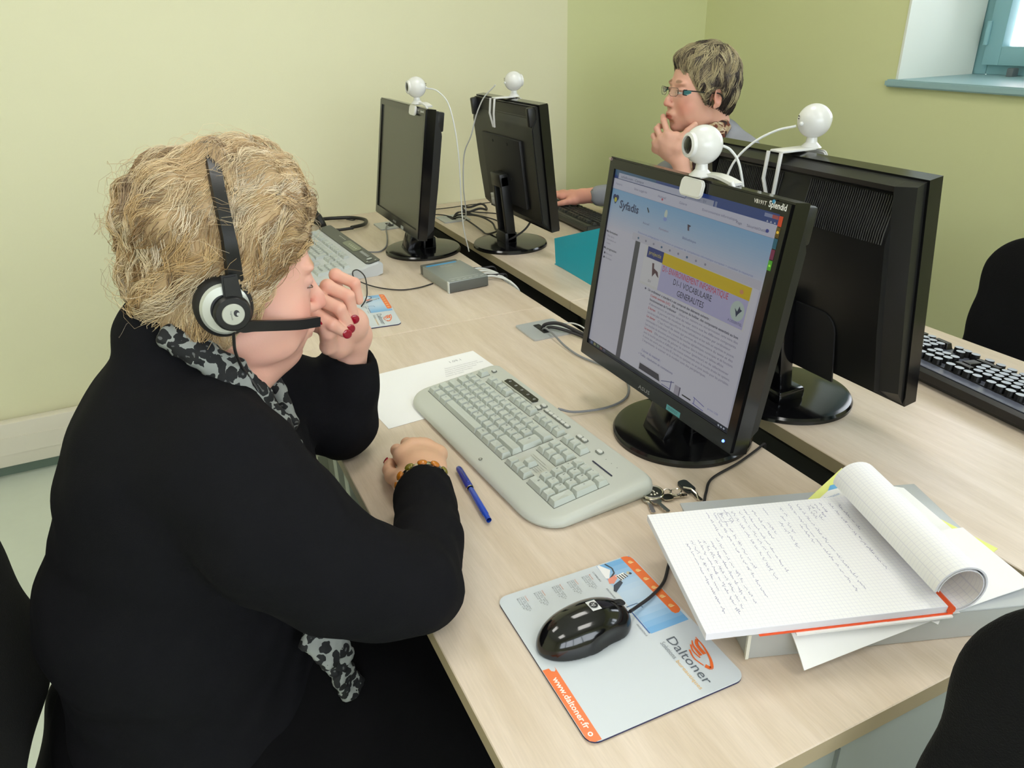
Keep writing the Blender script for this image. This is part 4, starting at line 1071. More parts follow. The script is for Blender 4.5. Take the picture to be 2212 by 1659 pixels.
# ================================================================== SHEETS, BOX, NOTEPAD
sh = thing('paper_sheet', 'white printed sheet under the putty keyboard', 'paper', (.415,1.247,.7403), (0,0,math.radians(5)))
MB().box((0,0,.0003),(.282,.222,.0005)).build('sheet', M['paper'], sh)
P = Print()
P.text('1.09.1',.070,-.080,.009,(150,150,156)); 
for q, tx in enumerate(('Passeport de compétences informatique européen','Exercices de reconnaissance vocale et de saisie','Module un environnement informatique','Candidat et centre de formation','Session du matin')): P.text(tx,.050-.012*q*.3,-.058+.0085*q,.0048,(172,172,178),width=(.074,.086,.07,.06,.04)[q])
P.build('print', lambda u, v, l: (u, -v, .00062+l), sh)
AB = math.radians(-19.4)
bx = thing('document_box', 'translucent grey plastic document box under the notepad', 'box', (.478,.443,.7402), (0,0,AB))
bxm = mat('frosted_plastic', rgb(176,178,176), .28)
MB().m(bxm).box((.165,.1175,.019),(.33,.235,.038),bev=.0022).build('box_body', None, bx)
MB().m(mat('frosted_plastic_lid', rgb(186,190,194), .22)).box((.165,.1195,.0388),(.334,.240,.003),bev=.0012).build('lid', None, bx)
MB().m(mat('box_stitch', rgb(222,220,206), .5)).box((-.0005,.0,.019),(.0035,.0035,.034)).build('corner_seam', None, bx)
zt = .7402+.0405
yl = tag(MB().m(mat('yellow_card', rgb(232,238,140), .7)).prism([(.600,.556),(.812,.632),(.836,.414),(.640,.380)],zt+.0002,zt+.0012).build('paper_sheet', None), 'yellow card sheet sticking out beyond the notepad roll', 'paper')
sh2 = thing('paper_sheet', 'white printed sheet with small blue logo behind the notepad roll', 'paper', (0,0,zt+.0014))
MB().m(M['paper']).prism([(.596,.545),(.814,.620),(.822,.580),(.846,.556),(.812,.428),(.66,.36)],0,.0004).build('sheet', None, sh2)
P = Print(); P.poly([(-.012,.004),(0,-.004),(.014,-.003),(.010,.006)],(110,180,230)); P.text('Formation',-.030,.018,.0045,(120,150,200)); P.text('continue',-.026,.026,.0045,(150,160,190))
P.build('print', lambda u, v, l: (.762+u, .602-v, .00045+l), sh2)
# curled sheets resting on the box, drooping over its near side
def curled(name, label, o, ang, L, W_, droop, z0, layers=1, dz=.0007, ry=0):
    ca, sa = math.cos(ang), math.sin(ang)
    def fn(u, v):
        x = u*L; y = -v*W_; z = z0+.004*math.sin(u*PI)*0
        dr = max(0, v-.45)/.55; z -= droop*dr*dr*(1-.75*u); z += .010*u*u*(1-v)+ry*math.sin(PI*u)*(v)
        return V((o[0]+x*ca-y*sa, o[1]+x*sa+y*ca, z))
    return tag(MB().m(M['paper']).grid(fn, 18, 14, thick=dz).build(name, None, ang=60), label, 'paper')
def patch(name, label, FL, FR, NL, NR, fz, dz):
    def fn(u, v):
        a = V(FL).lerp(V(FR), u); c = V(NL).lerp(V(NR), u); p = a.lerp(c, v); return V((p.x, p.y, fz(u, v)))
    return tag(MB().m(M['paper']).grid(fn, 18, 20, thick=dz).build(name, None, ang=60), label, 'paper')
big = patch('paper_sheets', 'large white sheets curling down over the near edge of the document box', (.535,.545), (.826,.455), (.512,.396), (.800,.350), lambda u, v: zt+.0045-.033*(1-u)**1.3*max(0,(v-.70)/.30)**1.6+.003*u, .0014)
patch('paper_sheets', 'loose squared sheets directly under the notepad near edge', (.590,.505), (.700,.470), (.545,.402), (.690,.358), lambda u, v: zt+.0068+.001*math.sin(PI*u)*v, .0007)
AP = math.radians(-18.2)
pd = thing('notepad', 'squared notepad with handwriting and rolled back pages on the papers', 'notepad', (.4530,.5465,.7990), (0,0,AP))
# local x: from free end (0) to binding (.275); y -.105..+.105; z 0 = top of writing page
sq = bpy.data.materials.new('squared_paper'); sq.use_nodes = True; nt = sq.node_tree; L = nt.links; pb = nt.nodes['Principled BSDF']; pb.inputs['Roughness'].default_value = .8
tc = nt.nodes.new('ShaderNodeTexCoord'); sx = nt.nodes.new('ShaderNodeSeparateXYZ'); L.new(tc.outputs['Object'], sx.inputs[0]); outs = []
for k in (0,1):
    a = nt.nodes.new('ShaderNodeMath'); a.operation='MULTIPLY'; a.inputs[1].default_value = 200; L.new(sx.outputs[k], a.inputs[0])
    f = nt.nodes.new('ShaderNodeMath'); f.operation='FRACT'; L.new(a.outputs[0], f.inputs[0])
    g = nt.nodes.new('ShaderNodeMath'); g.operation='LESS_THAN'; g.inputs[1].default_value=.10; L.new(f.outputs[0], g.inputs[0]); outs.append(g)
mx = nt.nodes.new('ShaderNodeMath'); mx.operation='MAXIMUM'; L.new(outs[0].outputs[0], mx.inputs[0]); L.new(outs[1].outputs[0], mx.inputs[1])
mc = nt.nodes.new('ShaderNodeMixRGB'); mc.inputs[1].default_value = rgb(240,240,243); mc.inputs[2].default_value = rgb(226,226,236); L.new(mx.outputs[0], mc.inputs[0]); L.new(mc.outputs[0], pb.inputs['Base Color'])
MB().m(sq).box((.134,0,-.0045),(.268,.210,.009),bev=.0004,seg=1).build('page_block', None, pd)
org = mat('orange_card', rgb(238,92,44), .45)
MB().m(org).box((.166,-.001,-.0096),(.216,.212,.0010)).build('orange_cover', None, pd)
MB().m(org).tube([(.272,-.106,-.0050),(.272,.106,-.0050)],.0050,10).build('orange_binding', None, pd)
MB().m(M['paper']).box((.185,-.004,-.0112),(.175,.212,.0022)).build('folded_under_pages', None, pd)
# rolled-back pages: spiral sheet
def roll(u, v, r0=.0255):
    a = -PI*.62+u*PI*1.62; r = r0*(1-.10*u)
    cx, cz = .276, .0215
    return V((cx+r*math.cos(a)*1.0, (v-.5)*.210, cz+r*math.sin(a)*.98))
b = MB().m(sq)
for j, (r0, th) in enumerate(((.0300,.0020),(.0268,.0010))):
    b.grid(lambda u, v: roll(u, v, r0), 26, 4, thick=th)
b.build('rolled_pages', None, pd, ang=60)
# handwriting (runs along -y of the pad, lines step along -x from the binding)
P = Print(); hr = random.Random(5); ink = (116,112,160)
def scribble(x, y, length, h=.0022):
    p = []; t = 0
    while t < length:
        ww = hr.uniform(.006,.016)
        q = []
        k = 0.
        while k < ww:
            q.append((x+hr.uniform(-h*.35,h*.5)+(h*.9 if hr.random()<.14 else 0)+(-h*.6 if hr.random()<.08 else 0), y+t+k)); k += hr.uniform(.0006,.0012)
        if len(q) > 1: P.line(q, .00042, ink)
        t += ww+hr.uniform(.002,.0035)
rows = [(.248,.018,.055),(.238,.012,.13),(.226,.010,.018),(.219,.012,.022),(.213,.012,.028),(.207,.014,.02),(.196,.008,.155),(.186,.006,.16),(.180,.050,.030),(.172,.012,.020),(.166,.030,.03),(.158,.040,.05),(.150,.010,.016),(.143,.040,.022),(.135,.012,.06),(.125,.008,.12),(.117,.012,.09),(.108,.010,.135),(.099,.006,.03),(.092,.012,.11),(.084,.010,.15),(.075,.008,.05),(.068,.060,.11),(.060,.065,.10),(.052,.062,.12),(.045,.060,.12),(.037,.060,.09),(.030,.065,.12)]
for x, y0, ln in rows: scribble(x, y0, min(ln, .2-y0))
P.line([(.088,.012),(.103,.012),(.103,.030),(.088,.030),(.088,.012)],.0004,ink)
P.build('handwriting', lambda u, v, l: (u, .105-v, .0001+l), pd)
# ================================================================== TURQUOISE FOLDER
tq = mat('turquoise_card', rgb(22,160,186), .38); tq2 = mat('turquoise_card_shade', rgb(22,160,186), .38)
fo = thing('folder', 'turquoise card folder standing open on the far right desk', 'folder', (0,0,.7402))
b = MB().m(tq)
b.grid(lambda u, v: V((.997-.012*u+(.020+.02*u)*v, 1.832-.255*u+.045*v*(1-u)+.05*u*v, .0015+(.062+.085*u)*v)), 12, 8, thick=.0008)
b.build('front_flap', None, fo, ang=60)
MB().m(tq).box((1.10,1.715,.0012),(.20,.25,.0022),(0,0,.03)).build('back_flap', None, fo)
MB().m(M['paper']).box((1.105,1.715,.0052),(.19,.235,.005),(0,0,.03)).build('papers_inside', None, fo)
MB().m(M['white']).prism([(0,-.004),(.006,0),(0,.004)],0,.001,c=(1.004,1.815,.012),rot=(0,-1.0,0)).build('corner_clip', None, fo)
# ================================================================== NETWORK SWITCH
sw = thing('network_switch', 'small silver network switch box with blue stripe beside the far monitor base', 'network switch', (.689,1.834,.7402), (0,0,math.radians(4)))
MB().m(mat('switch_silver', rgb(150,156,152), .4, metal=.3)).box((0,0,.015),(.116,.170,.030),bev=.004).build('case', None, sw)
MB().m(mat('switch_dark', rgb(92,94,90), .5)).box((.0,-.0855,.0145),(.112,.003,.025),bev=.001).build('front_grille', None, sw)
MB().m(mat('switch_dark', rgb(92,94,90), .5)).box((0,.096,.014),(.110,.024,.027),bev=.003).build('rear_cover', None, sw)
MB().m(mat('switch_rim', rgb(210,214,212), .4)).box((-.057,-.082,.015),(.003,.008,.030)).build('rim', None, sw)
P = Print(); P.rect(-.05,-.080,.04,-.068,(70,150,200)); P.text('D-Link',-.018,-.045,.012,(186,192,188),ang=.0,width=.036); P.line([(-.046,.062),(.040,.062)],.0016,(204,208,204))
for k in range(6): P.line([(-.046+.017*k,.076),(-.036+.017*k,.076)],.0018,(226,230,228))
P.build('print', lambda u, v, l: (u, -v, .03006+l), sw)
b = MB().m(M['wirewhite'])
for k in range(4): b.box((.066,-.045+.026*k,.012),(.018,.011,.009),bev=.001)
b.build('network_plugs', None, sw)
for k in range(4):
    y = 1.795+.026*k
    cable('network_cable', [(.762,y,.753),(.782,y-.003,.752),(.800,y-.030,.750),(.812,y-.06,.744),(.825,y-.08,.72),(.838,y-.06,.66)], .0028, M['wirewhite'], 'white network cables from the silver switch into the desk gap', group='white network cables of the switch')
for k in range(2): cable('black_cable', [(.758,1.88-.075*k,.753),(.790,1.872-.075*k,.752),(.822,1.868-.075*k,.748),(.845,1.90-.06*k,.69)], .003, M['wire'], ['black cable from the rear of the silver switch','black cable between the white network cables'][k])
# keyboard cable of near desk
cable('keyboard_cable', [(.7275,1.400,.742),(.728,1.385,.752),(.727,1.345,.752),(.724,1.290,.746),(.727,1.230,.744),(.745,1.165,.744),(.753,1.120,.744),(.740,1.070,.744),(.705,1.026,.744),(.655,1.010,.744),(.595,1.018,.746),(.565,1.028,.755)], .0023, M['wiregrey'], 'grey keyboard cable looping from the cable cover to the putty keyboard')
cable('monitor_cable', [(.729,1.405,.742),(.735,1.395,.757),(.760,1.375,.760),(.785,1.325,.750),(.80,1.27,.745),(.800,1.16,.745),(.790,1.05,.745),(.770,.97,.78)], .0042, M['wire'], 'thick black monitor cable leaving the cable cover')
cable('monitor_cable', [(.730,1.398,.742),(.742,1.385,.752),(.770,1.350,.748),(.790,1.290,.744),(.790,1.20,.744),(.775,1.10,.744),(.760,1.0,.78)], .0035, M['wire'], 'black power cable beside the thick monitor cable')
cable('network_cable', [(.785,1.41,.744),(.80,1.385,.750),(.806,1.35,.75),(.800,1.30,.745),(.80,1.24,.743),(.805,1.18,.743)], .0016, M['wirewhite'], 'thin white cable over the desk edge behind the lit monitor')
# second mouse cable, keyboard 2 cable, monitor 2 cables
cable('mouse_cable', [(.405,1.740,.748),(.425,1.775,.75),(.445,1.83,.752),(.468,1.93,.760),(.462,1.975,.768),(.447,1.975,.765),(.447,1.945,.752),(.480,1.88,.745),(.530,1.83,.743),(.580,1.822,.743),(.628,1.84,.742)], .0017, M['wire'], 'thin dark cable looping beside the far left keyboard to the switch')
cable('keyboard_cable', [(.535,2.23,.748),(.575,2.21,.744),(.60,2.22,.743),(.63,2.27,.743),(.66,2.36,.744),(.69,2.47,.748),(.715,2.515,.752),(.720,2.520,.742)], .0022, M['wiregrey'], 'grey cable from the far left keyboard to the cable cover')
cable('monitor_cable', [(.724,2.515,.743),(.738,2.49,.758),(.735,2.40,.750),(.728,2.30,.747),(.720,2.24,.775)], .003, M['wiregrey'], 'pale cable under the switched off monitor')
# tangle around the far right cable cover
tg = [[(.945,2.50,.745),(.96,2.47,.76),(1.00,2.40,.765),(1.02,2.33,.755),(1.00,2.25,.75),(.985,2.17,.77)],
 [(.945,2.50,.745),(.97,2.50,.762),(1.03,2.46,.750),(1.06,2.38,.746),(1.04,2.30,.746),(1.0,2.22,.76)],
 [(.942,2.49,.745),(.955,2.44,.757),(.965,2.36,.748),(.96,2.28,.746),(.955,2.22,.748),(.975,2.16,.77)],
 [(.948,2.505,.745),(.99,2.53,.755),(1.06,2.52,.746),(1.12,2.45,.745),(1.11,2.36,.745),(1.05,2.26,.75)],
 [(.83,2.66,.743),(.90,2.66,.746),(.98,2.655,.745),(1.08,2.66,.745),(1.20,2.66,.744)],
 [(.84,2.60,.74),(.88,2.58,.747),(.92,2.54,.75),(.945,2.51,.745)]]
lb = ['black cable loop from the far cable cover towards the rear monitor','outer black cable loop on the far right desk','black cable lying straight to the rear monitor base','wide dark cable loop near the wall on the far right desk','dark cable running along the wall on the far right desk','short dark cable crossing the desk gap near the wall']
for k, p in enumerate(tg): cable('tangled_cable', p, (.0032,.0024,.0028,.0022,.0018,.002)[k], M['wire'], lb[k])
tag(MB().m(M['wire']).tube([(1.06+.045*math.cos(a),2.575+.045*math.sin(a),.752+.006*math.sin(3*a)) for a in np.linspace(0,2*PI,30,endpoint=False)],.0042,8,closed=True).build('cable_coil', None),'coiled black cable behind the rear monitor on the far desk','cable')
cable('monitor_cable', [(1.03,2.02,.85),(1.00,2.03,.80),(.955,2.06,.765),(.95,2.12,.76),(.97,2.18,.752)], .003, M['wire'], 'black cable hanging from the rear monitor to its base')
cable('monitor_cable', [(.905,.905-.02,.86),(.93,.93,.80),(.955,.97,.775),(.97,1.03,.75),(.965,1.10,.745)], .003, M['wire'], 'black cable hanging under the ribbed monitor')
# ================================================================== SPARE HEADSET ON FAR DESK
hs = thing('headset', 'black headset lying on the far left desk beside the wall', 'headset', (.545,2.600,.7402), (0,0,.1))
MB().m(M['satin']).tube(spline([(.030,-.085,.012),(.085,-.060,.010),(.112,.0,.010),(.085,.060,.010),(.02,.085,.012),(-.03,.080,.016)],8),.0062,8).build('headband', None, hs)
b = MB().m(M['matte']); b.lathe([(0,-.010),(.028,-.010),(.034,-.004),(.034,.006),(.026,.012),(0,.012)],(-.062,-.045,.036),28,rot=(.1,1.25,0)); b.build('ear_cup', None, hs)
MB().m(M['silver']).lathe([(.012,.012),(.024,.0125),(.026,.010)],(-.062,-.045,.036),28,rot=(.1,1.25,0)).build('trim_ring', None, hs)
b = MB().m(M['matte']); b.lathe([(0,-.010),(.028,-.010),(.034,-.004),(.034,.006),(.026,.012),(0,.012)],(-.050,.055,.036),28,rot=(-.1,1.25,0)); b.build('ear_cup', None, hs)
MB().m(M['satin']).tube([(-.05,-.07,.012),(-.01,-.085,.010),(.035,-.088,.010)],.005,8).build('microphone_boom', None, hs)
cable('headset_cable', [(.58,2.70,.743),(.60,2.72,.744),(.635,2.71,.744),(.645,2.68,.744),(.625,2.655,.744),(.60,2.655,.75)], .0018, M['wire'], 'thin headset cable curling near the wall')
# ================================================================== PEOPLE
from mathutils.bvhtree import BVHTree
skin_m = mat('skin', rgb(226,172,150), .46, spec=.35, attr='Col', sss=.12, bump=.06, bscale=420)
hair_m = mat('hair_fibre', rgb(214,190,140), .5, spec=.35, attr='Col')
nail_m = mat('red_nail', rgb(150,14,40), .15, coat=.6)
def ypr(yaw, pitch, roll=0):
    """local x forward, y left, z up; pitch>0 looks down"""
    return np.array((Matrix.Rotation(yaw,3,'Z')@Matrix.Rotation(pitch,3,'Y')@Matrix.Rotation(roll,3,'X')))
class Frame:
    def __init__(s, o, R, k=1.0): s.o=np.array(o,float); s.R=np.array(R); s.k=k
    def __call__(s, p): return tuple(s.o+s.R@(np.array(p,float)*s.k))
    def inv(s, P): return ((P-s.o)@s.R)/s.k
def head_prims(S, F, full=1.0, ear=True, ears=(1,-1)):
    k = F.k; R = F.R
    e = lambda c, r, kk=.012, sub=False: S.ell(F(c), tuple(np.array(r)*k), kk, R, sub)
    c_ = lambda a, b, ra, rb, kk=.008, sub=False: S.cap(F(a), F(b), ra*k, rb*k, kk, sub)
    e((-.004,0,.050),(.099,.076,.086)); e((.042,0,-.010),(.060,.064*full,.085),.02)
    e((.058,0,-.067),(.040,.043*full,.031),.025); e((.076,0,-.091),(.018,.021,.015),.016)         # jaw, chin
    for s in (1,-1):
        e((.062,s*.039,-.030),(.030,.029*full,.032),.018)                                                # cheek
        e((.030,s*(.055 if full>1 else .048)*full,-.060),(.040,.014,.024),.022)                                                # jaw angle
        e((.090,s*.026,.036),(.010,.022,.007),.012)                                                      # brow ridge
        e((.1085,s*.0300,.012),(.016,.0175,.0115),.009,True)                                              # socket
        e((.0865,s*.0305,.0175),(.0128,.0150,.0085),.003)                                                  # upper lid
        e((.0855,s*.0300,.0045),(.0115,.0140,.0060),.004)                                                  # lower lid
        c_((.104,s*.0095,-.0265),(.110,s*.0085,-.0255),.0068,.0062,.005)                                  # nostril wing
        e((.112,s*.0060,-.0325),(.0045,.0032,.0030),.002,True)
    c_((.0945,0,.022),(.1140,0,-.012),.0065,.0080,.009); c_((.1140,0,-.012),(.1180,0,-.0215),.0080,.0092,.006)   # bridge, tip
    e((.099,0,-.052),(.012,.024,.011),.014)                                                              # muzzle
    e((.1040,0,-.0535),(.0052,.0200,.0042),.004); e((.1025,0,-.0640),(.0056,.0170,.0048),.004)           # lips
    e((.1085,0,-.0587),(.0040,.0200,.0009),.002,True)
    e((.098,0,-.078),(.006,.016,.005),.008,True)
    if ear:
        for s in ears:
            a = np.array(Matrix.Rotation(s*.40,3,'Z')@Matrix.Rotation(.18,3,'Y'))
            S.ell(F((-.012,s*.076,.0)), (.0185*k,.0055*k,.0310*k), .004, F.R@a)
            S.ell(F((-.010,s*.0815,.003)), (.0115*k,.0040*k,.0200*k), .003, F.R@a, True)
            S.ell(F((-.006,s*.074,-.026)), (.0085*k,.0045*k,.0080*k), .004, F.R@a)
            S.ell(F((-.001,s*.073,-.004)), (.0040*k,.0055*k,.0065*k), .003, F.R@a)
def blob(P, c, r):
    d = np.linalg.norm((P-np.array(c))/np.array(r), axis=1); return np.clip(1-d,0,1)**.8*1.0*(d<1)
def mixc(C, w, col): return C*(1-w[:,None])+np.array(col)[None,:]*w[:,None]
def head_colors(P, base, red, lip, brow, lid):
    C = np.tile(np.array(base), (len(P),1))
    for s in (1,-1):
        C = mixc(C, blob(P,(.075,s*.045,-.028),(.040,.032,.036))*.75, red)
        C = mixc(C, sstep(.2,.6,blob(P,(.100,s*.029,.041),(.016,.024,.0075)))*.75, brow)
        C = mixc(C, blob(P,(.095,s*.030,.013),(.020,.024,.014))*.45, lid)
        C = mixc(C, blob(P,(-.012,s*.080,-.004),(.030,.020,.036))*.6, red)
        C = mixc(C, sstep(.0,.35,blob(P,(.1125,s*.0060,-.0330),(.006,.004,.004)))*.8, np.array(red)*.25)
    C = mixc(C, blob(P,(.118,0,-.022),(.022,.020,.018))*.65, red); C = mixc(C, blob(P,(.085,0,-.098),(.02,.025,.02))*.35, red)
    C = mixc(C, sstep(.1,.4,blob(P,(.1075,0,-.0585),(.013,.0235,.0120)))*.8, lip)
    return C
def hand_sdf(S, wrist, mcps, fingers, thumb, rw=.021, scale=1.0, palm_r=.0125):
    """fingers: list of [mcp, pip, dip, tip] in world; thumb: [cmc, mcp, ip, tip]"""
    for m in mcps: S.cap(wrist, m, rw*.78*scale, palm_r*scale, .012)
    for a, b in zip(mcps, mcps[1:]):
        S.cap(a, b, palm_r*scale*.95, palm_r*scale*.95, .010)
        m1 = tuple((np.array(wrist)*.45+np.array(a)*.55)); m2 = tuple((np.array(wrist)*.45+np.array(b)*.55)); S.cap(m1, m2, .013*scale, .013*scale, .012)
    for f, r in zip(fingers, (.0088,.0090,.0086,.0076)):
        r *= scale
        S.cap(f[0], f[1], r*1.12, r*1.02, .0035); S.cap(f[1], f[2], r*1.0, r*.93, .0025); S.cap(f[2], f[3], r*.92, r*.80, .0025)
        S.ell(f[1], (r*1.10,)*3, .003)
    S.cap(wrist, thumb[0], .017*scale, .016*scale, .012); S.cap(thumb[0], thumb[1], .016*scale, .0118*scale, .010)
    S.cap(thumb[1], thumb[2], .0112*scale, .0100*scale, .004); S.cap(thumb[2], thumb[3], .0100*scale, .0088*scale, .003)
def join(parts):
    V_, F_, C_ = [], [], []; n = 0
    for v, f, c in parts: V_.append(v); F_.append(f+n); C_.append(c); n += len(v)
    return np.concatenate(V_), np.concatenate(F_), np.concatenate(C_)
def vnormals(v, f):
    n = np.cross(v[f[:,2]]-v[f[:,0]], v[f[:,3]]-v[f[:,1]]); N = np.zeros_like(v)
    for k in range(4): np.add.at(N, f[:,k], n)
    return N/np.maximum(np.linalg.norm(N,axis=1),1e-12)[:,None]
def strands(paths, r0, r1, cols, taper=True):
    """paths (N,K,3) -> triangular tubes"""
    N, K, _ = paths.shape
    T = np.gradient(paths, axis=1); T /= np.maximum(np.linalg.norm(T,axis=2,keepdims=True),1e-9)
    ref = np.array([.3,.8,.52]); X = np.cross(T, ref); X /= np.maximum(np.linalg.norm(X,axis=2,keepdims=True),1e-9); Y = np.cross(T, X)
    tt = np.linspace(0,1,K); rad = (r0[:,None]*(1-tt)**.6*.9+r1*1.0)[:,:,None]
    rad[:,0] *= .8
    R = [paths+rad*(math.cos(a)*X+math.sin(a)*Y) for a in (0,2*PI/3,4*PI/3)]
    Vv = np.stack(R, 2).reshape(-1,3)                     # N,K,3pts
    base = (np.arange(N)*K*3)[:,None,None]; k = (np.arange(K-1)*3)[None,:,None]; j = np.arange(3)[None,None,:]; j2 = (np.arange(3)+1)%3
    a = base+k+j; b = base+k+j2[None,None,:]
    F_ = np.stack([a, b, b+3, a+3], -1).reshape(-1,4)
    C = np.repeat(cols.reshape(N,K,3)[:,:,None,:], 3, 2).reshape(-1,3)
    return Vv, F_, C
def make_hair(shell_v, shell_f, frame_, n, flow, length, colorfn, wave=.004, wl=.03, lift=.006, rad=.0005, K=8, keep=None, seed=3, clump=260, limit=None):
    g = np.random.default_rng(seed)
    bvh = BVHTree.FromPolygons([V(p) for p in shell_v], [tuple(q) for q in shell_f])
    N_ = vnormals(shell_v, shell_f)
    idx = g.integers(0, len(shell_v), n*2)
    L = shell_v[idx]
    if keep is not None: idx = idx[keep(shell_v[idx])]
    idx = idx[:n]; n = len(idx)
    p = shell_v[idx]+g.normal(0,.0012,(n,3)); nn = N_[idx]
    cl = p[g.integers(0,n,clump)]
    cid = np.argmin(((p[:,None,:]-cl[None,:,:])**2).sum(2), 1)
    phase = (g.uniform(0,2*PI,clump))[cid]+g.normal(0,.35,n); amp = (g.uniform(.4,1.3,clump))[cid]*wave; ln = length*(g.uniform(.7,1.25,clump))[cid]*g.uniform(.75,1.2,n)
    turn = (g.normal(0,.35,clump))[cid]+g.normal(0,.12,n); lf = (g.uniform(.2,1.4,clump))[cid]*g.uniform(.6,1.2,n)*lift
    P = np.zeros((n,K,3)); P[:,0] = p; cur = p.copy(); nrm = nn.copy()
    for k in range(1,K):
        d = flow(cur); d = d-(d*nrm).sum(1)[:,None]*nrm; d /= np.maximum(np.linalg.norm(d,axis=1),1e-6)[:,None]
        s = np.cross(nrm, d); d = d+s*turn[:,None]; d /= np.linalg.norm(d,axis=1)[:,None]
        cur = cur+d*(ln/(K-1))[:,None]
        for i in range(n):
            h = bvh.find_nearest(V(cur[i]))
            cur[i] = h[0]; nrm[i] = h[1]
        t = k/(K-1)
        P[:,k] = cur+s*(amp*np.sin(phase+t*ln/wl*2*PI)*t**.5)[:,None]+nrm*(lf*math.sin(PI*min(1,t*1.1))**.8)[:,None]*1.0
    # pull strands of a clump together towards their tips
    for c in range(clump):
        m = np.where(cid==c)[0]
        if len(m)>2:
            gd = P[m].mean(0)
            w = (np.linspace(0,1,K)**1.5*.55)[None,:,None]; P[m] = P[m]*(1-w)+gd[None]*w
    if limit is not None:
        ok = np.ones(n,bool)
        for k in range(K): ok &= limit(P[:,k])
        P = P[ok]; cid = cid[ok]; p = p[ok]; n = len(p)
    ccol = colorfn(p, cid, g, clump)
    tt = np.linspace(0,1,K)[None,:,None]
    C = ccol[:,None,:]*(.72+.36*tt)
    return strands(P, rad*g.uniform(.6,1.3,n), rad*.12, np.broadcast_to(C,(n,K,3)).copy())
def place(o, base):
    o.location = (0,0,0) if (o.parent and o.parent.type == 'MESH') else tuple(-np.array(base)); return o
def cuff_cut(S, c, d, r=.05, w=.085):
    d = A3(d,dtype=float); d = d/np.linalg.norm(d); S.ell(tuple(A3(c)+d*r), (r, w, w), .0015, frame(None, tuple(d), (.1,.2,.97) if abs(d[2])<.8 else (1,0,0)), True)
A3 = np.array
def fold_disp(scale, amp, seed=0):
    def f(p):
        q = p*scale
        return amp*(np.sin(q[:,0]*1.0+1.7*np.sin(q[:,2]*.8+seed))*np.sin(q[:,2]*1.3+q[:,1]*.7+seed)+.5*np.sin(q[:,0]*2.3-q[:,2]*2.9+q[:,1]*1.9+seed))
    return f

# ------------------------------------------------------------------ the blonde woman
B1 = (-.06,.93,0)
p1 = thing('person', 'blonde woman in black knitwear and headset leaning on the near desk', 'person', B1)
H1 = Frame((.062,.985,1.075), ypr(.05,.175), 1.0)
S = SDF(); head_prims(S, H1, full=1.10, ears=(1,))
S.cap(H1((-.020,0,-.02)), (.000,.975,.935), .062, .066, .02); S.ell(H1((.028,0,-.105)), (.045,.042,.028), .03, H1.R); S.ell((.015,.972,.955),(.07,.10,.03),.03)
S.half((0,0,.92),(0,0,-1))
hv, hf = S.mesh(.0026); hv = smooth_mesh(hv, hf, 1, .4)
base1 = nlin(232,178,158); red1 = nlin(222,132,118); lip1 = nlin(196,96,92); brow1 = nlin(196,150,112); lid1 = nlin(206,158,160)
hc = head_colors(H1.inv(hv), base1, red1, lip1, brow1, lid1)
# left hand (raised, loose fist on the lips)
A3 = np.array
wr = (.221,1.046,.957)
IDX = [(.166,1.026,.996),(.157,.992,1.023),(.177,.972,1.008),(.192,.975,.993)]
MID = [(.176,1.034,1.010),(.167,.996,1.040),(.190,.976,1.027),(.2005,.981,.999)]
RNG = [(.190,1.042,1.020),(.183,1.002,1.052),(.206,.984,1.040),(.2105,.988,1.009)]
LIT = [(.205,1.050,1.022),(.199,1.016,1.062),(.220,.998,1.052),(.2235,1.000,1.026)]
THB = [(.190,1.022,.955),(.174,1.003,.965),(.1725,.985,.992),(.1665,.980,1.013)]
PS = lambda p: tuple(A3((0,0,1.372))+(A3(p)-A3((0,0,1.372)))*1.036+A3((.007,0,-.003)))
wr = PS(wr); IDX, MID, RNG, LIT, THB = [[PS(p) for p in f] for f in (IDX, MID, RNG, LIT, THB)]
S = SDF(); hand_sdf(S, wr, [IDX[0],MID[0],RNG[0],LIT[0]], [IDX,MID,RNG,LIT], THB, rw=.024, scale=1.12)
S.cap(wr, (.224,1.095,.88), .0235, .026, .01); S.ell(PS((.213,1.020,.985)),(.027,.021,.027),.012); S.ell(PS((.187,1.022,.968)),(.021,.019,.018),.010)
lv, lf_ = S.mesh(.0013); lv = smooth_mesh(lv, lf_, 1, .4)
def hand_col(v, joints, base, red):
    C = np.tile(base,(len(v),1))
    for j in joints: C = mixc(C, np.clip(1-np.linalg.norm(v-A3(j),axis=1)/.013,0,1)*.55, red)
    return C
hcol = nlin(230,180,158)
lc = hand_col(lv, [f[i] for f in (IDX,MID,RNG,LIT) for i in (1,2)]+[THB[2],THB[3]], hcol, red1)
# right hand (closed, resting on the desk, back upwards)
wr2 = (.263,.878,.772)
m4 = [(.262,.968,.778),(.281,.976,.781),(.299,.972,.778),(.315,.958,.770)]
FR = [[m4[0],(.263,1.003,.768),(.264,.998,.7505),(.265,.982,.7495)],[m4[1],(.283,1.013,.769),(.283,1.006,.7505),(.282,.988,.7495)],
      [m4[2],(.303,1.008,.767),(.302,1.000,.7500),(.300,.983,.7495)],[m4[3],(.320,.989,.762),(.318,.982,.7490),(.315,.968,.7490)]]
TR = [(.246,.915,.765),(.238,.948,.758),(.2405,.975,.754),(.2475,.996,.7515)]
S = SDF(); hand_sdf(S, wr2, m4, FR, TR, rw=.024, palm_r=.0132)
S.cap(wr2, (.252,.84,.785), .0245, .028, .01); S.ell((.284,.930,.772),(.030,.035,.017),.015)
S.half((0,0,.7405),(0,0,-1))
rv, rf_ = S.mesh(.0014); rv = smooth_mesh(rv, rf_, 1, .4)
rc = hand_col(rv, [f[1] for f in FR]+[TR[2],TR[3]]+m4, nlin(228,182,150), nlin(220,150,130))
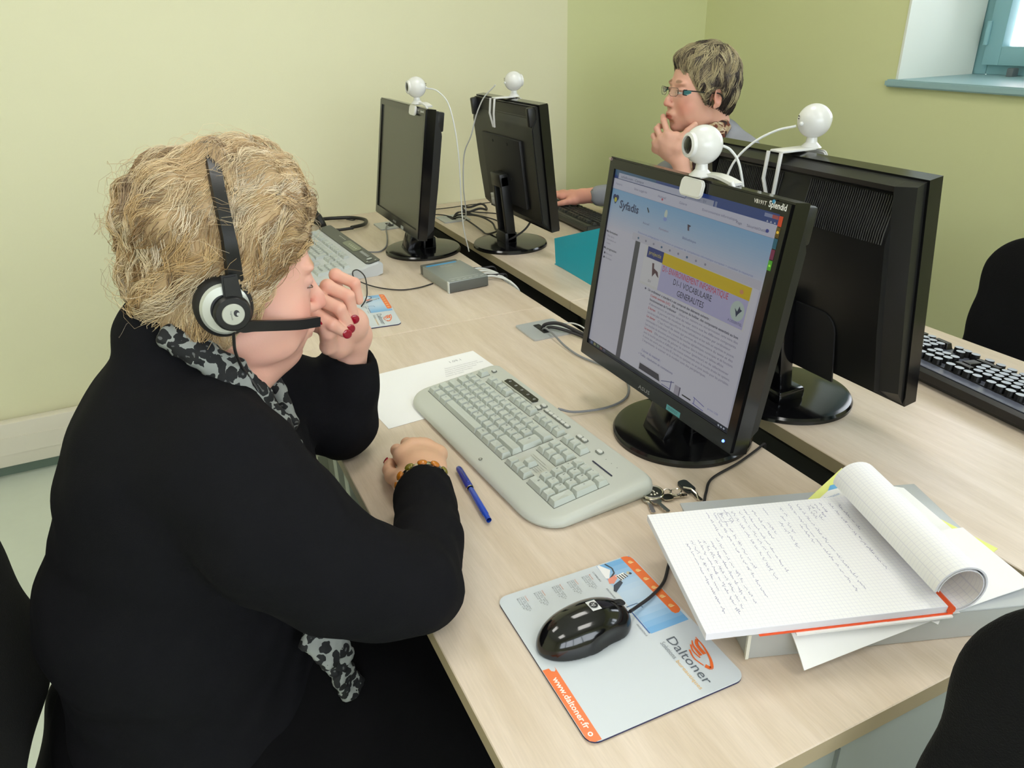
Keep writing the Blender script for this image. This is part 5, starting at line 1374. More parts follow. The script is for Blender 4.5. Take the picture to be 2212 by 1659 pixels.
# torso and limbs (mostly under the clothes)
S = SDF(); S.ell((-.07,.93,.55),(.15,.18,.14),.05).ell((-.05,.94,.72),(.13,.16,.17),.05).ell((-.03,.95,.88),(.11,.16,.12),.05)
S.chain([(-.0,.80,.92),(.095,.695,.822),(.178,.655,.795),(.222,.76,.787),(.253,.845,.783)],[.06,.045,.035,.034,.026],.02)
S.chain([(-.0,1.13,.93),(.10,1.11,.86),(.195,1.075,.80),(.212,1.088,.85),(.223,1.094,.885)],[.06,.045,.035,.034,.026],.02)
for yy, kx in ((.84,.34),(1.02,.36)):
    S.chain([(-.05,yy,.52),(kx-.02,.815 if yy<.9 else 1.045,.50),(kx-.02,.81 if yy<.9 else 1.05,.12)],[.07,.045,.032],.03)
    S.cap((kx-.03,yy,.06),(kx+.11,yy,.045),.035,.028,.02)
tv, tf_ = S.mesh(.014)
tcv = np.tile(base1,(len(tv),1))
bv, bf, bc = join([(hv,hf,hc),(lv,lf_,lc),(rv,rf_,rc),(tv,tf_,tcv)])
BODY1 = place(np_obj('body', bv, bf, skin_m, p1, bc), B1)
# nails
def nail(a, b, nrm, r=.0062, ln=.011, parent=BODY1, base=B1, lift=.0074, m_=None):
    a = V(a); b = V(b); d = (b-a).normalized(); n = V(nrm); n = (n-d*n.dot(d)).normalized(); c = b+d*.002+n*lift
    y = n.cross(d)
    Mx = Matrix(((d.x,y.x,n.x,c.x),(d.y,y.y,n.y,c.y),(d.z,y.z,n.z,c.z),(0,0,0,1)))
    o = MB().ball((0,0,0),1,16,sc=(ln*.5,r,.0018),rot=None).build('fingernail', m_ or nail_m, parent)
    o.data.transform(Mx); o['label'] = 'red painted fingernail'
for f in (IDX,MID,RNG): nail(f[2], f[3], (-.15,-1,.35), r=.0068, ln=.0150, lift=.0078)
nail(THB[2], THB[3], (-.75,-.55,.25), r=.0062, ln=.012, lift=.0078)
nail(TR[2], TR[3], (-.75,-.1,.65), r=.0060, ln=.010, lift=.0080)
b = MB().tube([PS((.1875+.0115*math.cos(a)*.9,1.020+.0115*math.cos(a)*.35,1.040+.0122*math.sin(a))) for a in np.linspace(0,2*PI,24,endpoint=False)],.0011,6,closed=True)
o = b.build('finger_ring', mat('gold', rgb(226,180,110), .2, metal=1.), BODY1); place(o, B1)
# eye (looking down) and lashes, brow
for s in (-1,1):
    o = MB().ball(H1((.0850,s*.0300,.0110)),.0118,20).build('eye', mat('eye_white', rgb(214,206,204), .15), BODY1); place(o, B1)
    o = MB().tube([H1(((.0905 if abs(q)<.8 else .0862)+.0082*math.cos(q), s*(.0300+.0135*math.sin(q)), .0105-.0012*math.cos(q))) for q in np.linspace(-1.2,1.2,9)],.0009,5).build('eyelashes', mat('lash', rgb(120,88,74), .6), BODY1); place(o, B1)
# knitwear
def sweater1():
    S = SDF()
    S.ell((-.065,.93,.53),(.190,.225,.15),.05).ell((-.072,.93,.68),(.180,.205,.16),.05).ell((-.040,.94,.82),(.152,.190,.16),.05)
    S.ell((.055,.86,.80),(.085,.080,.085),.05).ell((.055,1.02,.80),(.085,.080,.085),.05)
    S.ell((-.030,.955,.920),(.104,.165,.090),.05)
    S.cap((.012,.81,.925),(-.010,1.10,.940),.066,.070,.04)
    S.cap((-.030,.965,.965),(-.016,.975,1.025),.070,.0655,.03)
    S.chain([(.018,.800,.912),(.046,.742,.862),(.095,.695,.822),(.145,.668,.800),(.178,.655,.794)],[.080,.078,.064,.053,.051],.03)
    S.chain([(.178,.655,.794),(.220,.735,.787),(.246,.815,.785),(.256,.848,.784)],[.051,.045,.040,.0385],.010)
    S.cap((.2475,.828,.786),(.2555,.850,.784),.0405,.0400,.004)
    S.chain([(-.015,1.11,.935),(.060,1.115,.890),(.125,1.105,.845),(.195,1.080,.798)],[.082,.074,.066,.056],.03)
    S.chain([(.195,1.080,.798),(.211,1.085,.850),(.222,1.093,.880),(.2290,1.092,.905)],[.056,.050,.043,.0385],.015)
    S.ell((-.07,.90,.46),(.18,.21,.12),.05)
    # openings: neck, cuffs
    S.ell((.055,.985,1.045),(.088,.068,.085),.012,sub=True); S.ell((.105,.985,.96),(.050,.030,.085),.012,sub=True)
    S.half((.2545,.8555,.784),(.16,.98,-.05),k=.002) if False else None
    cuff_cut(S, (.2555,.8530,.784), (.2,.97,-.02)); cuff_cut(S, (.2290,1.092,.903), (.18,-.20,.95))
    S.cap((.262,.875,.782),(.2570,.8520,.7835),.0285,.0285,.002,True); S.cap((.2355,1.082,.940),(.2290,1.092,.906),.0290,.0285,.002,True)
    v, f = S.mesh(.0058, fold_disp(38,.0022,.3)); v = smooth_mesh(v, f, 1, .5)
    m = (v[:,2]<.7455)&(v[:,0]>.180); v[m,2] = .7455
    return v, f
sv, sf = sweater1()
sv[:,2] = np.where(sv[:,0]<.12, np.maximum(sv[:,2],.453), sv[:,2])
place(np_obj('sweater', sv, sf, M['knit'], p1), B1)
# skirt and legs
S = SDF(); S.ell((-.08,.93,.50),(.20,.235,.10),.05)
S.cap((-.05,.82,.50),(.36,.81,.505),.105,.085,.05).cap((-.05,1.03,.50),(.36,1.05,.505),.105,.085,.05)
S.ell((.12,.93,.46),(.26,.20,.12),.06).cap((.36,.81,.49),(.33,.81,.10),.075,.055,.03).cap((.36,1.05,.49),(.33,1.05,.10),.075,.055,.03)
S.ell((.02,.78,.42),(.24,.13,.13),.06).ell((.20,.73,.44),(.20,.13,.13),.06)
v, f = S.mesh(.010, fold_disp(30,.003,1.)); v = smooth_mesh(v, f, 1)
v[:,2] = np.where((v[:,0]<.10)&(v[:,0]>-.36)&(v[:,2]>.25), np.maximum(v[:,2],.453), v[:,2])
place(np_obj('trousers', v, f, M['trous'], p1), B1)
for yy in (.80,1.06):
    o = MB(); S = SDF(); S.cap((.315,yy,.055),(.44,yy,.040),.045,.034,.02).half((0,0,.002),(0,0,-1)); v, f = S.mesh(.006)
    place(np_obj('shoe', v, f, mat('black_leather', rgb(18,17,17), .35), p1), B1)
# leopard scarf
leo = bpy.data.materials.new('leopard_cloth'); leo.use_nodes = True; nt = leo.node_tree; L = nt.links; pb = nt.nodes['Principled BSDF']; pb.inputs['Roughness'].default_value = .8
tc = nt.nodes.new('ShaderNodeTexCoord'); nz = nt.nodes.new('ShaderNodeTexNoise'); nz.inputs['Scale'].default_value = 60; L.new(tc.outputs['Object'], nz.inputs['Vector'])
ad = nt.nodes.new('ShaderNodeVectorMath'); ad.operation='SCALE'; ad.inputs['Scale'].default_value = .022; L.new(nz.outputs['Color'], ad.inputs[0])
a2 = nt.nodes.new('ShaderNodeVectorMath'); L.new(tc.outputs['Object'], a2.inputs[0]); L.new(ad.outputs[0], a2.inputs[1])
vo = nt.nodes.new('ShaderNodeTexVoronoi'); vo.feature='F1'; vo.inputs['Scale'].default_value = 72; L.new(a2.outputs[0], vo.inputs['Vector'])
cr = nt.nodes.new('ShaderNodeValToRGB'); cr.color_ramp.interpolation='CONSTANT'; e = cr.color_ramp.elements
e[0].position = 0; e[0].color = rgb(88,90,90); e[1].position = .16; e[1].color = rgb(16,17,20); x = e.new(.56); x.color = rgb(140,144,140)
L.new(vo.outputs['Distance'], cr.inputs[0]); L.new(cr.outputs[0], pb.inputs['Base Color'])
def ribbon(pts, wid, nrm, r=.006, parent=p1, base=B1, name='scarf', m_=leo, h=.0035, disp=True):
    S = SDF(); pts = [A3(p) for p in pts]
    for (a, wa), (c, wc) in zip(zip(pts,wid), zip(pts[1:],wid[1:])):
        d = c-a; n = A3(nrm,float) if False else np.array(nrm,float); s = np.cross(d, n); s /= np.linalg.norm(s)
        for t in (-1,-.5,0,.5,1): S.cap(tuple(a+s*wa*t), tuple(c+s*wc*t), r, r, .010)
    v, f = S.mesh(h, fold_disp(150,.0016) if disp else None); v = smooth_mesh(v, f, 1)
    o = np_obj(name, v, f, m_, parent); place(o, base); return o
ribbon([(-.018,.900,1.052),(.012,.890,1.030),(.040,.884,1.000),(.062,.878,.962),(.080,.872,.920),(.094,.868,.875)],[.007,.010,.013,.013,.012,.009],(.3,-.8,.5),r=.0075)
ribbon([(.060,1.035,1.000),(.085,1.015,.965),(.098,.985,.920),(.105,.955,.880)],[.016,.018,.016,.012],(.8,.3,.4),r=.0085,name='scarf')
ribbon([(.060,.745,.690),(.088,.742,.664),(.100,.745,.640)],[.010,.020,.012],(.5,-.8,.3),r=.005,name='scarf_tail')
ribbon([(.078,.742,.655),(.094,.740,.620),(.102,.742,.588),(.108,.745,.562)],[.008,.012,.014,.003],(.5,-.8,.3),r=.004,name='scarf_tail')
# hair
S = SDF(); R1 = H1.R
S.ell(H1((-.008,0,.056)),(.103,.093,.106),.02,R1).ell(H1((-.058,0,-.002)),(.052,.080,.072),.03,R1).ell(H1((-.052,0,.088)),(.058,.082,.058),.03,R1)
for s in (1,-1): S.ell(H1((-.006,s*.062,.015)),(.062,.030,.072),.02,R1)
S.ell(H1((.046,0,.100)),(.048,.076,.044),.03,R1).ell(H1((.014,0,.137)),(.056,.058,.034),.03,R1)
S.half(H1((.016,0,.0)),tuple(R1@A3((.77,0,-.64))),.008)
S.ell(H1((.110,0,-.110)),(.085,.16,.106),.012,R1,True); S.ell(H1((.02,0,-.105)),(.10,.12,.055),.012,R1,True)
S.ell(H1((-.03,0,-.04)),(.05,.055,.08),.01,R1,True)
def hd(p):
    q = p*52; return .0050*(np.sin(q[:,0]+2*np.sin(q[:,2]*.7))*np.sin(q[:,2]*1.2+q[:,1])+.7*np.sin(q[:,0]*2.1+q[:,1]*1.4-q[:,2]*1.7))-.0035
kv, kf = S.mesh(.0042, hd); kv = smooth_mesh(kv, kf, 1)
LQ = H1.inv(kv)
pal = A3([nlin(232,208,164),nlin(244,230,200),nlin(210,180,134),nlin(240,222,186),nlin(158,124,82),nlin(248,238,218),nlin(226,196,146),nlin(140,112,82)])*A3([1.12,1.07,.98])
def blond(p, cid, g, clump):
    ci = g.integers(0,len(pal),clump); c = pal[ci][cid]; c2 = pal[g.integers(0,len(pal),len(p))]
    c = c*.76+c2*.24
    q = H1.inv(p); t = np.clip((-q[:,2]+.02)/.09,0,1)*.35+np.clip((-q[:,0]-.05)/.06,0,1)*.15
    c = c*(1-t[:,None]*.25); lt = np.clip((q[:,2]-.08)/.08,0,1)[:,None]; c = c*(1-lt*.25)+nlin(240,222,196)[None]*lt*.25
    return c*g.uniform(.85,1.12,(len(p),1))
shc = nlin(200,172,132)
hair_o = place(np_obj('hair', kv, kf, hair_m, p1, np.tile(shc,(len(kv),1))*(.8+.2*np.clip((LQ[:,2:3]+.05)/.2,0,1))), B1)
def fl1(p):
    q = H1.inv(p); d = np.tile(A3([-.62,0,-.78]),(len(q),1))
    d[:,1] += np.sign(q[:,1])*np.clip(.5-np.abs(q[:,1])*8,0,.5)
    fr = np.clip((q[:,0]-.02)/.05,0,1)[:,None]; sg = np.where(q[:,1]>0,1,-1); d = d*(1-fr)+fr*np.stack([-.85+0*sg,sg*.75,.10+0*sg],1)
    top = np.clip((q[:,2]-.10)/.05,0,1); d[:,0] += top*(.1-.6*(q[:,0]<.02)); 
    low = np.clip((-.0-q[:,2])/.06,0,1); d[:,0] += low*.75
    d += .30*np.stack([np.sin(q[:,2]*60+q[:,1]*30),np.sin(q[:,0]*50),np.cos(q[:,0]*55+q[:,2]*20)],1)
    return d@H1.R.T
keep1 = lambda p: (H1.inv(p)[:,1] < .075)
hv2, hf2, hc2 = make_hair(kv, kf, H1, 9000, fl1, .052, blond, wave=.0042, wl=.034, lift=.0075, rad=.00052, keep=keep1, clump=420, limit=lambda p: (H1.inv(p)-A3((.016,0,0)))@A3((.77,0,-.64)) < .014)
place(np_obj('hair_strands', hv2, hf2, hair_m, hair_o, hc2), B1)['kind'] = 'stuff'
# fly-away strands round the outline
hv2, hf2, hc2 = make_hair(kv, kf, H1, 650, lambda p: fl1(p)+.6*(H1.R@A3([0,0,1]))[None], .060, lambda *a: blond(*a)*1.1, wave=.006, wl=.05, lift=.020, rad=.00022, clump=700, seed=11, limit=lambda p: (H1.inv(p)-A3((.016,0,0)))@A3((.77,0,-.64)) < .018)
place(np_obj('loose_strands', hv2, hf2, hair_m, hair_o, hc2), B1)['kind'] = 'stuff'
# worn headset
hb1 = thing('headset', 'black and silver headset with boom microphone worn by the blonde woman', 'headset', (.048,.878,1.082))
def hset(o): o.location = (-.048,-.878,-1.082); return o
bp = spline([(.0635,.876,1.112),(.0650,.874,1.150),(.0655,.884,1.180),(.0660,.902,1.208),(.0680,.930,1.232),(.0700,.965,1.246),(.0710,1.000,1.248),(.071,1.045,1.228),(.070,1.080,1.185),(.066,1.096,1.13),(.062,1.098,1.10)],6)
b = MB().m(M['satin']); prev = None
for i, p in enumerate(bp):
    d = (bp[min(i+1,len(bp)-1)]-bp[max(i-1,0)]).normalized(); nrm = V((.05,p.y-.985,p.z-1.10)).normalized(); nrm = (nrm-d*nrm.dot(d)).normalized(); s = d.cross(nrm)
    ww = .0072 if i>8 else .0092-.0002*i; th = .0036
    r = [b.bm.verts.new(p+s*ww*a+nrm*th*c) for a, c in ((-1,-1),(1,-1),(1,1),(-1,1))]
    if prev:
        for k in range(4): f = b.bm.faces.new((prev[k],prev[(k+1)%4],r[(k+1)%4],r[k])); f.material_index=0
    else: b.bm.faces.new(r)
    prev = r
b.bm.faces.new(prev[::-1]); hset(b.build('headband', None, hb1))
rot = Euler((PI/2-.02,0,.06)).to_matrix().to_4x4()
cc = (.047,.874,1.084)
hset(MB().m(M['matte']).lathe([(0,-.022),(.030,-.022),(.0355,-.014),(.0355,-.004),(.031,.003),(.024,.006),(0,.006)],cc,48,rot=rot@Matrix.Scale(.92,4,(1,0,0))).build('ear_cushion', None, hb1))
hset(MB().m(M['silver']).lathe([(.018,.0075),(.027,.0065),(.0300,.0035),(.029,.001)],cc,48,rot=rot@Matrix.Scale(.92,4,(1,0,0))).build('silver_ring', None, hb1))
b = MB().m(M['satin']); b.lathe([(0,.016),(.0185,.0155),(.0208,.012),(.0215,.003)],(cc[0]+.006,cc[1],cc[2]-.004),40,rot=rot)
b.prism([(-.011,.0),(.011,.0),(.0085,.040),(-.0085,.040)],.0055,.012,c=(cc[0]+.010,cc[1],cc[2]),rot=rot,bev=.002)
hset(b.build('cup_arm', None, hb1))
hset(MB().m(M['silver']).lathe([(0,.0172),(.0118,.0170),(.0125,.0160)],(cc[0]+.006,cc[1],cc[2]-.004),40,rot=rot).build('silver_cap', None, hb1))
P = Print(); P.disc((.0035,-.001),.0032,(40,40,44),16,.0040); P.up(); P.disc((.0050,.0002),.0018,(196,198,190),12,.002); P.text('logitech',-.0030,-.0048,.0020,(90,92,92),ang=PI/2,width=.0105)
RM = rot
o = P.build('logo', lambda u, v, l: tuple(V((cc[0]+.006,cc[1],cc[2]-.004))+RM@V((u,-v,.01735+l))), hb1); hset(o)
bm_ = spline([(.052,.868,1.072),(.060,.866,1.062),(.074,.872,1.058),(.100,.886,1.049),(.130,.905,1.038),(.158,.925,1.030)],6)
b = MB().m(M['satin']); prev = None
for i, p in enumerate(bm_):
    d = (bm_[min(i+1,len(bm_)-1)]-bm_[max(i-1,0)]).normalized(); up = V((0,0,1)); up = (up-d*up.dot(d)).normalized(); s = d.cross(up); t = i/len(bm_)
    hh = (.0105*(1-t*2.2) if t<.2 else .0062); hh = max(hh,.0060)
    r = [b.bm.verts.new(p+s*.0034*a+up*hh*c) for a, c in ((-1,-1),(1,-1),(1,1),(-1,1))]
    if prev:
        for k in range(4): b.bm.faces.new((prev[k],prev[(k+1)%4],r[(k+1)%4],r[k]))
    else: b.bm.faces.new(r)
    prev = r
b.bm.faces.new(prev[::-1]); hset(b.build('microphone_boom', None, hb1, ang=50))
hset(MB().m(M['satin']).tube(spline([(.052,.870,1.062),(.050,.872,1.045),(.049,.873,1.030),(.053,.878,1.008),(.060,.880,.990),(.066,.872,.975),(.069,.874,.955)],6),.0019,8).build('cord', M['wire'], hb1))
# amber bracelet
br = thing('bracelet', 'silver bracelet with amber stones on the wrist resting on the desk', 'bracelet', (.2605,.872,.7825), (0,0,-.17))
amb = mat('amber', rgb(196,116,28), .12, coat=.5); 
b = MB().m(M['chrome']); n = 12
for k in range(n):
    a = 2*PI*k/n+.2; b.box((.0350*math.cos(a),.002*math.sin(2*a),.0325*math.sin(a)),(.0028,.0085,.0125),(0,-a,0),bev=.001)
b.build('silver_links', None, br)
for k in range(n):
    a = 2*PI*k/n+.2+.26
    if math.sin(a) > -.5: MB().ball((.0372*math.cos(a),.001,.0345*math.sin(a)),.0062,14,sc=(.55,1,1.15),rot=(0,-a,0)).build('amber_stone', amb if k%3 else mat('amber_green', rgb(120,110,30), .12, coat=.5), br)

# ------------------------------------------------------------------ the woman in glasses
B2 = (1.76,1.98,0)
p2 = thing('person', 'woman with short highlighted hair, glasses and grey sweater, hand on chin', 'person', B2)
yw = math.atan2(.18,-.984)
H2 = Frame((1.583,1.972,1.152), ypr(yw,-.03), 1.0)
S = SDF(); head_prims(S, H2, full=.97)
S.cap(H2((-.025,0,-.03)), (1.650,1.955,.985), .050, .056, .02); S.half((0,0,.96),(0,0,-1))
hv, hf = S.mesh(.0030); hv = smooth_mesh(hv, hf, 1, .4)
base2 = nlin(224,172,152); red2 = nlin(214,128,112)
hc = head_colors(H2.inv(hv), base2, red2, nlin(186,100,92), nlin(130,96,74), nlin(190,136,126))
# left hand under the chin; palm towards the face, thumb on the near cheek
G = lambda x, y, z: H2((x,y,z))
wl = G(.076,.050,-.192)
mm = [G(.120,.034,-.108),G(.132,.018,-.124),G(.138,.002,-.140),G(.134,-.012,-.156)]
FL = [[mm[0],G(.127,.010,-.070),G(.117,-.016,-.062),G(.102,-.034,-.066)],[mm[1],G(.140,-.004,-.096),G(.126,-.022,-.090),G(.106,-.032,-.092)],
      [mm[2],G(.142,-.018,-.118),G(.124,-.030,-.114),G(.106,-.034,-.116)],[mm[3],G(.134,-.028,-.140),G(.116,-.036,-.138),G(.102,-.036,-.138)]]
TL_ = [G(.092,.054,-.146),G(.086,.058,-.118),G(.070,.062,-.096),G(.050,.066,-.078)]
S = SDF(); hand_sdf(S, wl, mm, FL, TL_, rw=.023); S.cap(wl, G(.062,.064,-.252), .024, .028, .01); S.ell(G(.112,.026,-.140),(.024,.026,.032),.012,H2.R); S.ell(G(.098,.044,-.118),(.018,.014,.020),.010,H2.R)
lv, lf_ = S.mesh(.0020); lv = smooth_mesh(lv, lf_, 1, .4)
lc = hand_col(lv, [FL[0][1],FL[1][1],FL[0][2],TL_[2]], nlin(226,176,156), red2)
# right hand on the keyboard
wq = (1.385,2.345,.800)
mq = [(1.326,2.392,.798),(1.336,2.410,.801),(1.350,2.424,.798),(1.366,2.434,.793)]
FQ = [[mq[k],tuple(A3(mq[k])+A3((-.030,.020,.004))),tuple(A3(mq[k])+A3((-.046,.030,-.010))),tuple(A3(mq[k])+A3((-.052,.034,-.024)))] for k in range(4)]
TQ = [(1.355,2.352,.788),(1.330,2.352,.786),(1.310,2.357,.782),(1.292,2.366,.778)]
S = SDF(); hand_sdf(S, wq, mq, FQ, TQ, rw=.024); S.cap(wq, (1.43,2.28,.812), .025, .03, .01)
qv, qf = S.mesh(.0024); qv = smooth_mesh(qv, qf, 1, .4)
qc = hand_col(qv, mq+[f[1] for f in FQ], nlin(236,170,150), nlin(224,130,116))
S = SDF(); S.ell((1.76,1.96,.55),(.13,.16,.13),.05).ell((1.72,1.96,.75),(.11,.15,.17),.05).ell((1.69,1.96,.90),(.09,.14,.10),.05)
EL = (1.470,1.885,.800)
S.chain([(1.69,1.83,.93),EL,G(.055,.068,-.262)],[.05,.034,.026],.02); S.chain([(1.69,2.09,.93),(1.60,2.20,.83),(1.43,2.28,.812)],[.05,.035,.027],.02)
for yy in (1.88,2.07): S.chain([(1.74,yy,.52),(1.42,yy,.52),(1.44,yy,.08)],[.075,.05,.038],.03); S.cap((1.44,yy,.06),(1.34,yy,.045),.035,.028,.02)
tv, tf_ = S.mesh(.014)
bv, bf, bc = join([(hv,hf,hc),(lv,lf_,lc),(qv,qf,qc),(tv,tf_,np.tile(base2,(len(tv),1)))])
BODY2 = place(np_obj('body', bv, bf, skin_m, p2, bc), B2)
for s in (-1,1):
    o = MB().ball(H2((.0862,s*.0300,.0115)),.0118,18).build('eye', mat('eye_white', rgb(214,206,204), .15), BODY2); place(o, B2)
    o = MB().ball(H2((.0965,s*.0290,.0115)),.0045,12,sc=(.5,1,1),rot=Matrix(H2.R.tolist()).to_4x4()).build('iris', mat('iris', rgb(50,44,40), .1), BODY2); place(o, B2)
    o = MB().tube([H2((.0905+.0082*math.cos(q), s*(.0300+.0135*math.sin(q)), .0175-.0012*math.cos(q))) for q in np.linspace(-1.2,1.2,9)],.0009,5).build('eyelashes', mat('lash', rgb(92,62,50), .6), BODY2); place(o, B2)
gs = mat('grey_knit', rgb(150,152,160), .9, bump=.3, bscale=900)
S = SDF()
S.ell((1.765,1.96,.55),(.15,.18,.15),.05).ell((1.725,1.96,.72),(.135,.17,.18),.05).ell((1.690,1.96,.88),(.105,.155,.11),.05)
S.cap((1.675,1.855,.950),(1.68,2.065,.948),.062,.060,.04).cap((1.662,1.950,1.032),(1.685,1.870,.985),.044,.048,.03).cap((1.665,1.957,.96),(1.650,1.958,1.022),.062,.056,.03)
cf = G(.058,.064,-.238)
S.chain([(1.67,1.845,.930),(1.58,1.855,.86),EL],[.068,.060,.050],.03); S.chain([EL,tuple((A3(EL)+A3(cf))/2),cf],[.050,.043,.0365],.015)
S.chain([(1.70,2.085,.935),(1.63,2.17,.865),(1.52,2.215,.815),(1.420,2.292,.808)],[.066,.056,.045,.036],.02)
S.ell(H2((.06,0,-.09)),(.085,.050,.06),.012,H2.R,True)
cuff_cut(S, tuple(A3(cf)+(A3(wl)-A3(cf))*.18), A3(wl)-A3(cf)); cuff_cut(S, (1.408,2.308,.806), (-.55,.8,-.1))
S.cap(tuple(A3(cf)+(A3(wl)-A3(cf))*.8),tuple(A3(cf)+(A3(wl)-A3(cf))*.12),.027,.027,.002,True); S.cap((1.385,2.345,.80),(1.410,2.305,.806),.026,.026,.002,True)
v, f = S.mesh(.0062, fold_disp(40,.002,2.)); v = smooth_mesh(v, f, 1)
m = (v[:,2]<.7425)&(v[:,0]<1.49); v[m,2] = .7425; v[:,2] = np.maximum(v[:,2],.453)
place(np_obj('sweater', v, f, gs, p2), B2)
S = SDF()
for yy in (1.88,2.07): S.cap((1.74,yy,.52),(1.42,yy,.54),.092,.07,.05).cap((1.42,yy,.52),(1.44,yy,.12),.065,.05,.03)
S.ell((1.75,1.975,.50),(.15,.18,.09),.05); v, f = S.mesh(.011); v[:,2] = np.where(v[:,0]>1.53, np.maximum(v[:,2],.453), v[:,2]); place(np_obj('trousers', v, f, M['trous'], p2), B2)
for yy in (1.88,2.07):
    S = SDF(); S.cap((1.46,yy,.055),(1.34,yy,.040),.042,.032,.02).half((0,0,.002),(0,0,-1)); v, f = S.mesh(.007); place(np_obj('shoe', v, f, mat('black_leather', rgb(18,17,17), .35), p2), B2)
# patterned scarf
sc2 = bpy.data.materials.new('patterned_scarf'); sc2.use_nodes = True; nt = sc2.node_tree; L = nt.links; pb = nt.nodes['Principled BSDF']; pb.inputs['Roughness'].default_value = .8
tc = nt.nodes.new('ShaderNodeTexCoord'); nz = nt.nodes.new('ShaderNodeTexNoise'); nz.inputs['Scale'].default_value = 26; nz.inputs['Detail'].default_value = 1.5; nz.inputs['Distortion'].default_value = 1.2; L.new(tc.outputs['Object'], nz.inputs['Vector'])
cr = nt.nodes.new('ShaderNodeValToRGB'); cr.color_ramp.interpolation='CONSTANT'; e = cr.color_ramp.elements
e[0].position = 0; e[0].color = rgb(44,28,24); e[1].position = .42; e[1].color = rgb(104,52,36)
for ps, c in ((.49,rgb(172,150,118)),(.56,rgb(196,182,158)),(.62,rgb(120,60,40)),(.68,rgb(60,52,40))): x = e.new(ps); x.color = c
L.new(nz.outputs['Fac'], cr.inputs[0]); L.new(cr.outputs[0], pb.inputs['Base Color'])
ribbon([H2((-.062,.052,-.085)),H2((-.030,.066,-.098)),H2((.005,.066,-.120)),H2((.030,.054,-.155)),H2((.040,.046,-.200)),H2((.040,.042,-.250))],[.010,.018,.026,.030,.030,.026],(-.4,-.8,.3),r=.010,parent=p2,base=B2,m_=sc2)
ribbon([H2((.030,.030,-.135)),H2((.058,.005,-.150)),H2((.050,-.030,-.140)),H2((.0,-.055,-.11))],[.020,.022,.020,.016],(-.9,0,.3),r=.009,parent=p2,base=B2,m_=sc2)
# short highlighted hair
S = SDF(); R2_ = H2.R
S.ell(H2((-.012,0,.054)),(.102,.086,.098),.02,R2_).ell(H2((-.058,0,.0)),(.046,.066,.070),.03,R2_)
for s in (1,-1): S.ell(H2((.004,s*.060,.035)),(.052,.026,.052),.02,R2_)
S.ell(H2((.046,0,.104)),(.048,.060,.028),.03,R2_)
S.half(H2((.036,0,.0)),tuple(R2_@A3((.80,0,-.60))),.006)
S.ell(H2((.130,0,-.070)),(.092,.15,.112),.010,R2_,True); S.ell(H2((.03,0,-.100)),(.10,.12,.055),.010,R2_,True)
for s in (1,-1): S.ell(H2((-.004,s*.085,-.012)),(.026,.030,.040),.004,R2_,True)
kv, kf = S.mesh(.0042); kv = smooth_mesh(kv, kf, 1)
pd2 = A3([nlin(66,56,54),nlin(90,78,70),nlin(54,46,46)]); pl2 = A3([nlin(206,190,150),nlin(188,172,140),nlin(220,206,166),nlin(160,146,120)])
def streak(p, cid, g, clump):
    q = H2.inv(p); pr = np.clip(.62+.5*(q[:,2]-.03)/.1+2.2*np.clip(q[:,0],-.1,.08)*.9,.05,.95)
    pr = pr*(q[:,2]>-.025); cl_ = g.uniform(0,1,clump)[cid]; lt = (cl_<pr)
    c = np.where(lt[:,None], pl2[g.integers(0,4,clump)][cid], pd2[g.integers(0,3,clump)][cid])
    return c*g.uniform(.85,1.12,(len(p),1))
hair2 = place(np_obj('hair', kv, kf, hair_m, p2, np.tile(nlin(74,64,58),(len(kv),1))), B2)
def fl2(p):
    q = H2.inv(p); d = q-A3([-.055,0,.135]); d[:,2] -= .02; d = d/np.linalg.norm(d,axis=1)[:,None]
    d[:,2] -= .35; return d@H2.R.T
hv2, hf2, hc2 = make_hair(kv, kf, H2, 4200, fl2, .046, streak, wave=.0015, wl=.05, lift=.0045, rad=.00072, clump=420, seed=5, limit=lambda p: (H2.inv(p)-A3((.036,0,0)))@A3((.80,0,-.60)) < .016)
place(np_obj('hair_strands', hv2, hf2, hair_m, hair2, hc2), B2)['kind'] = 'stuff'
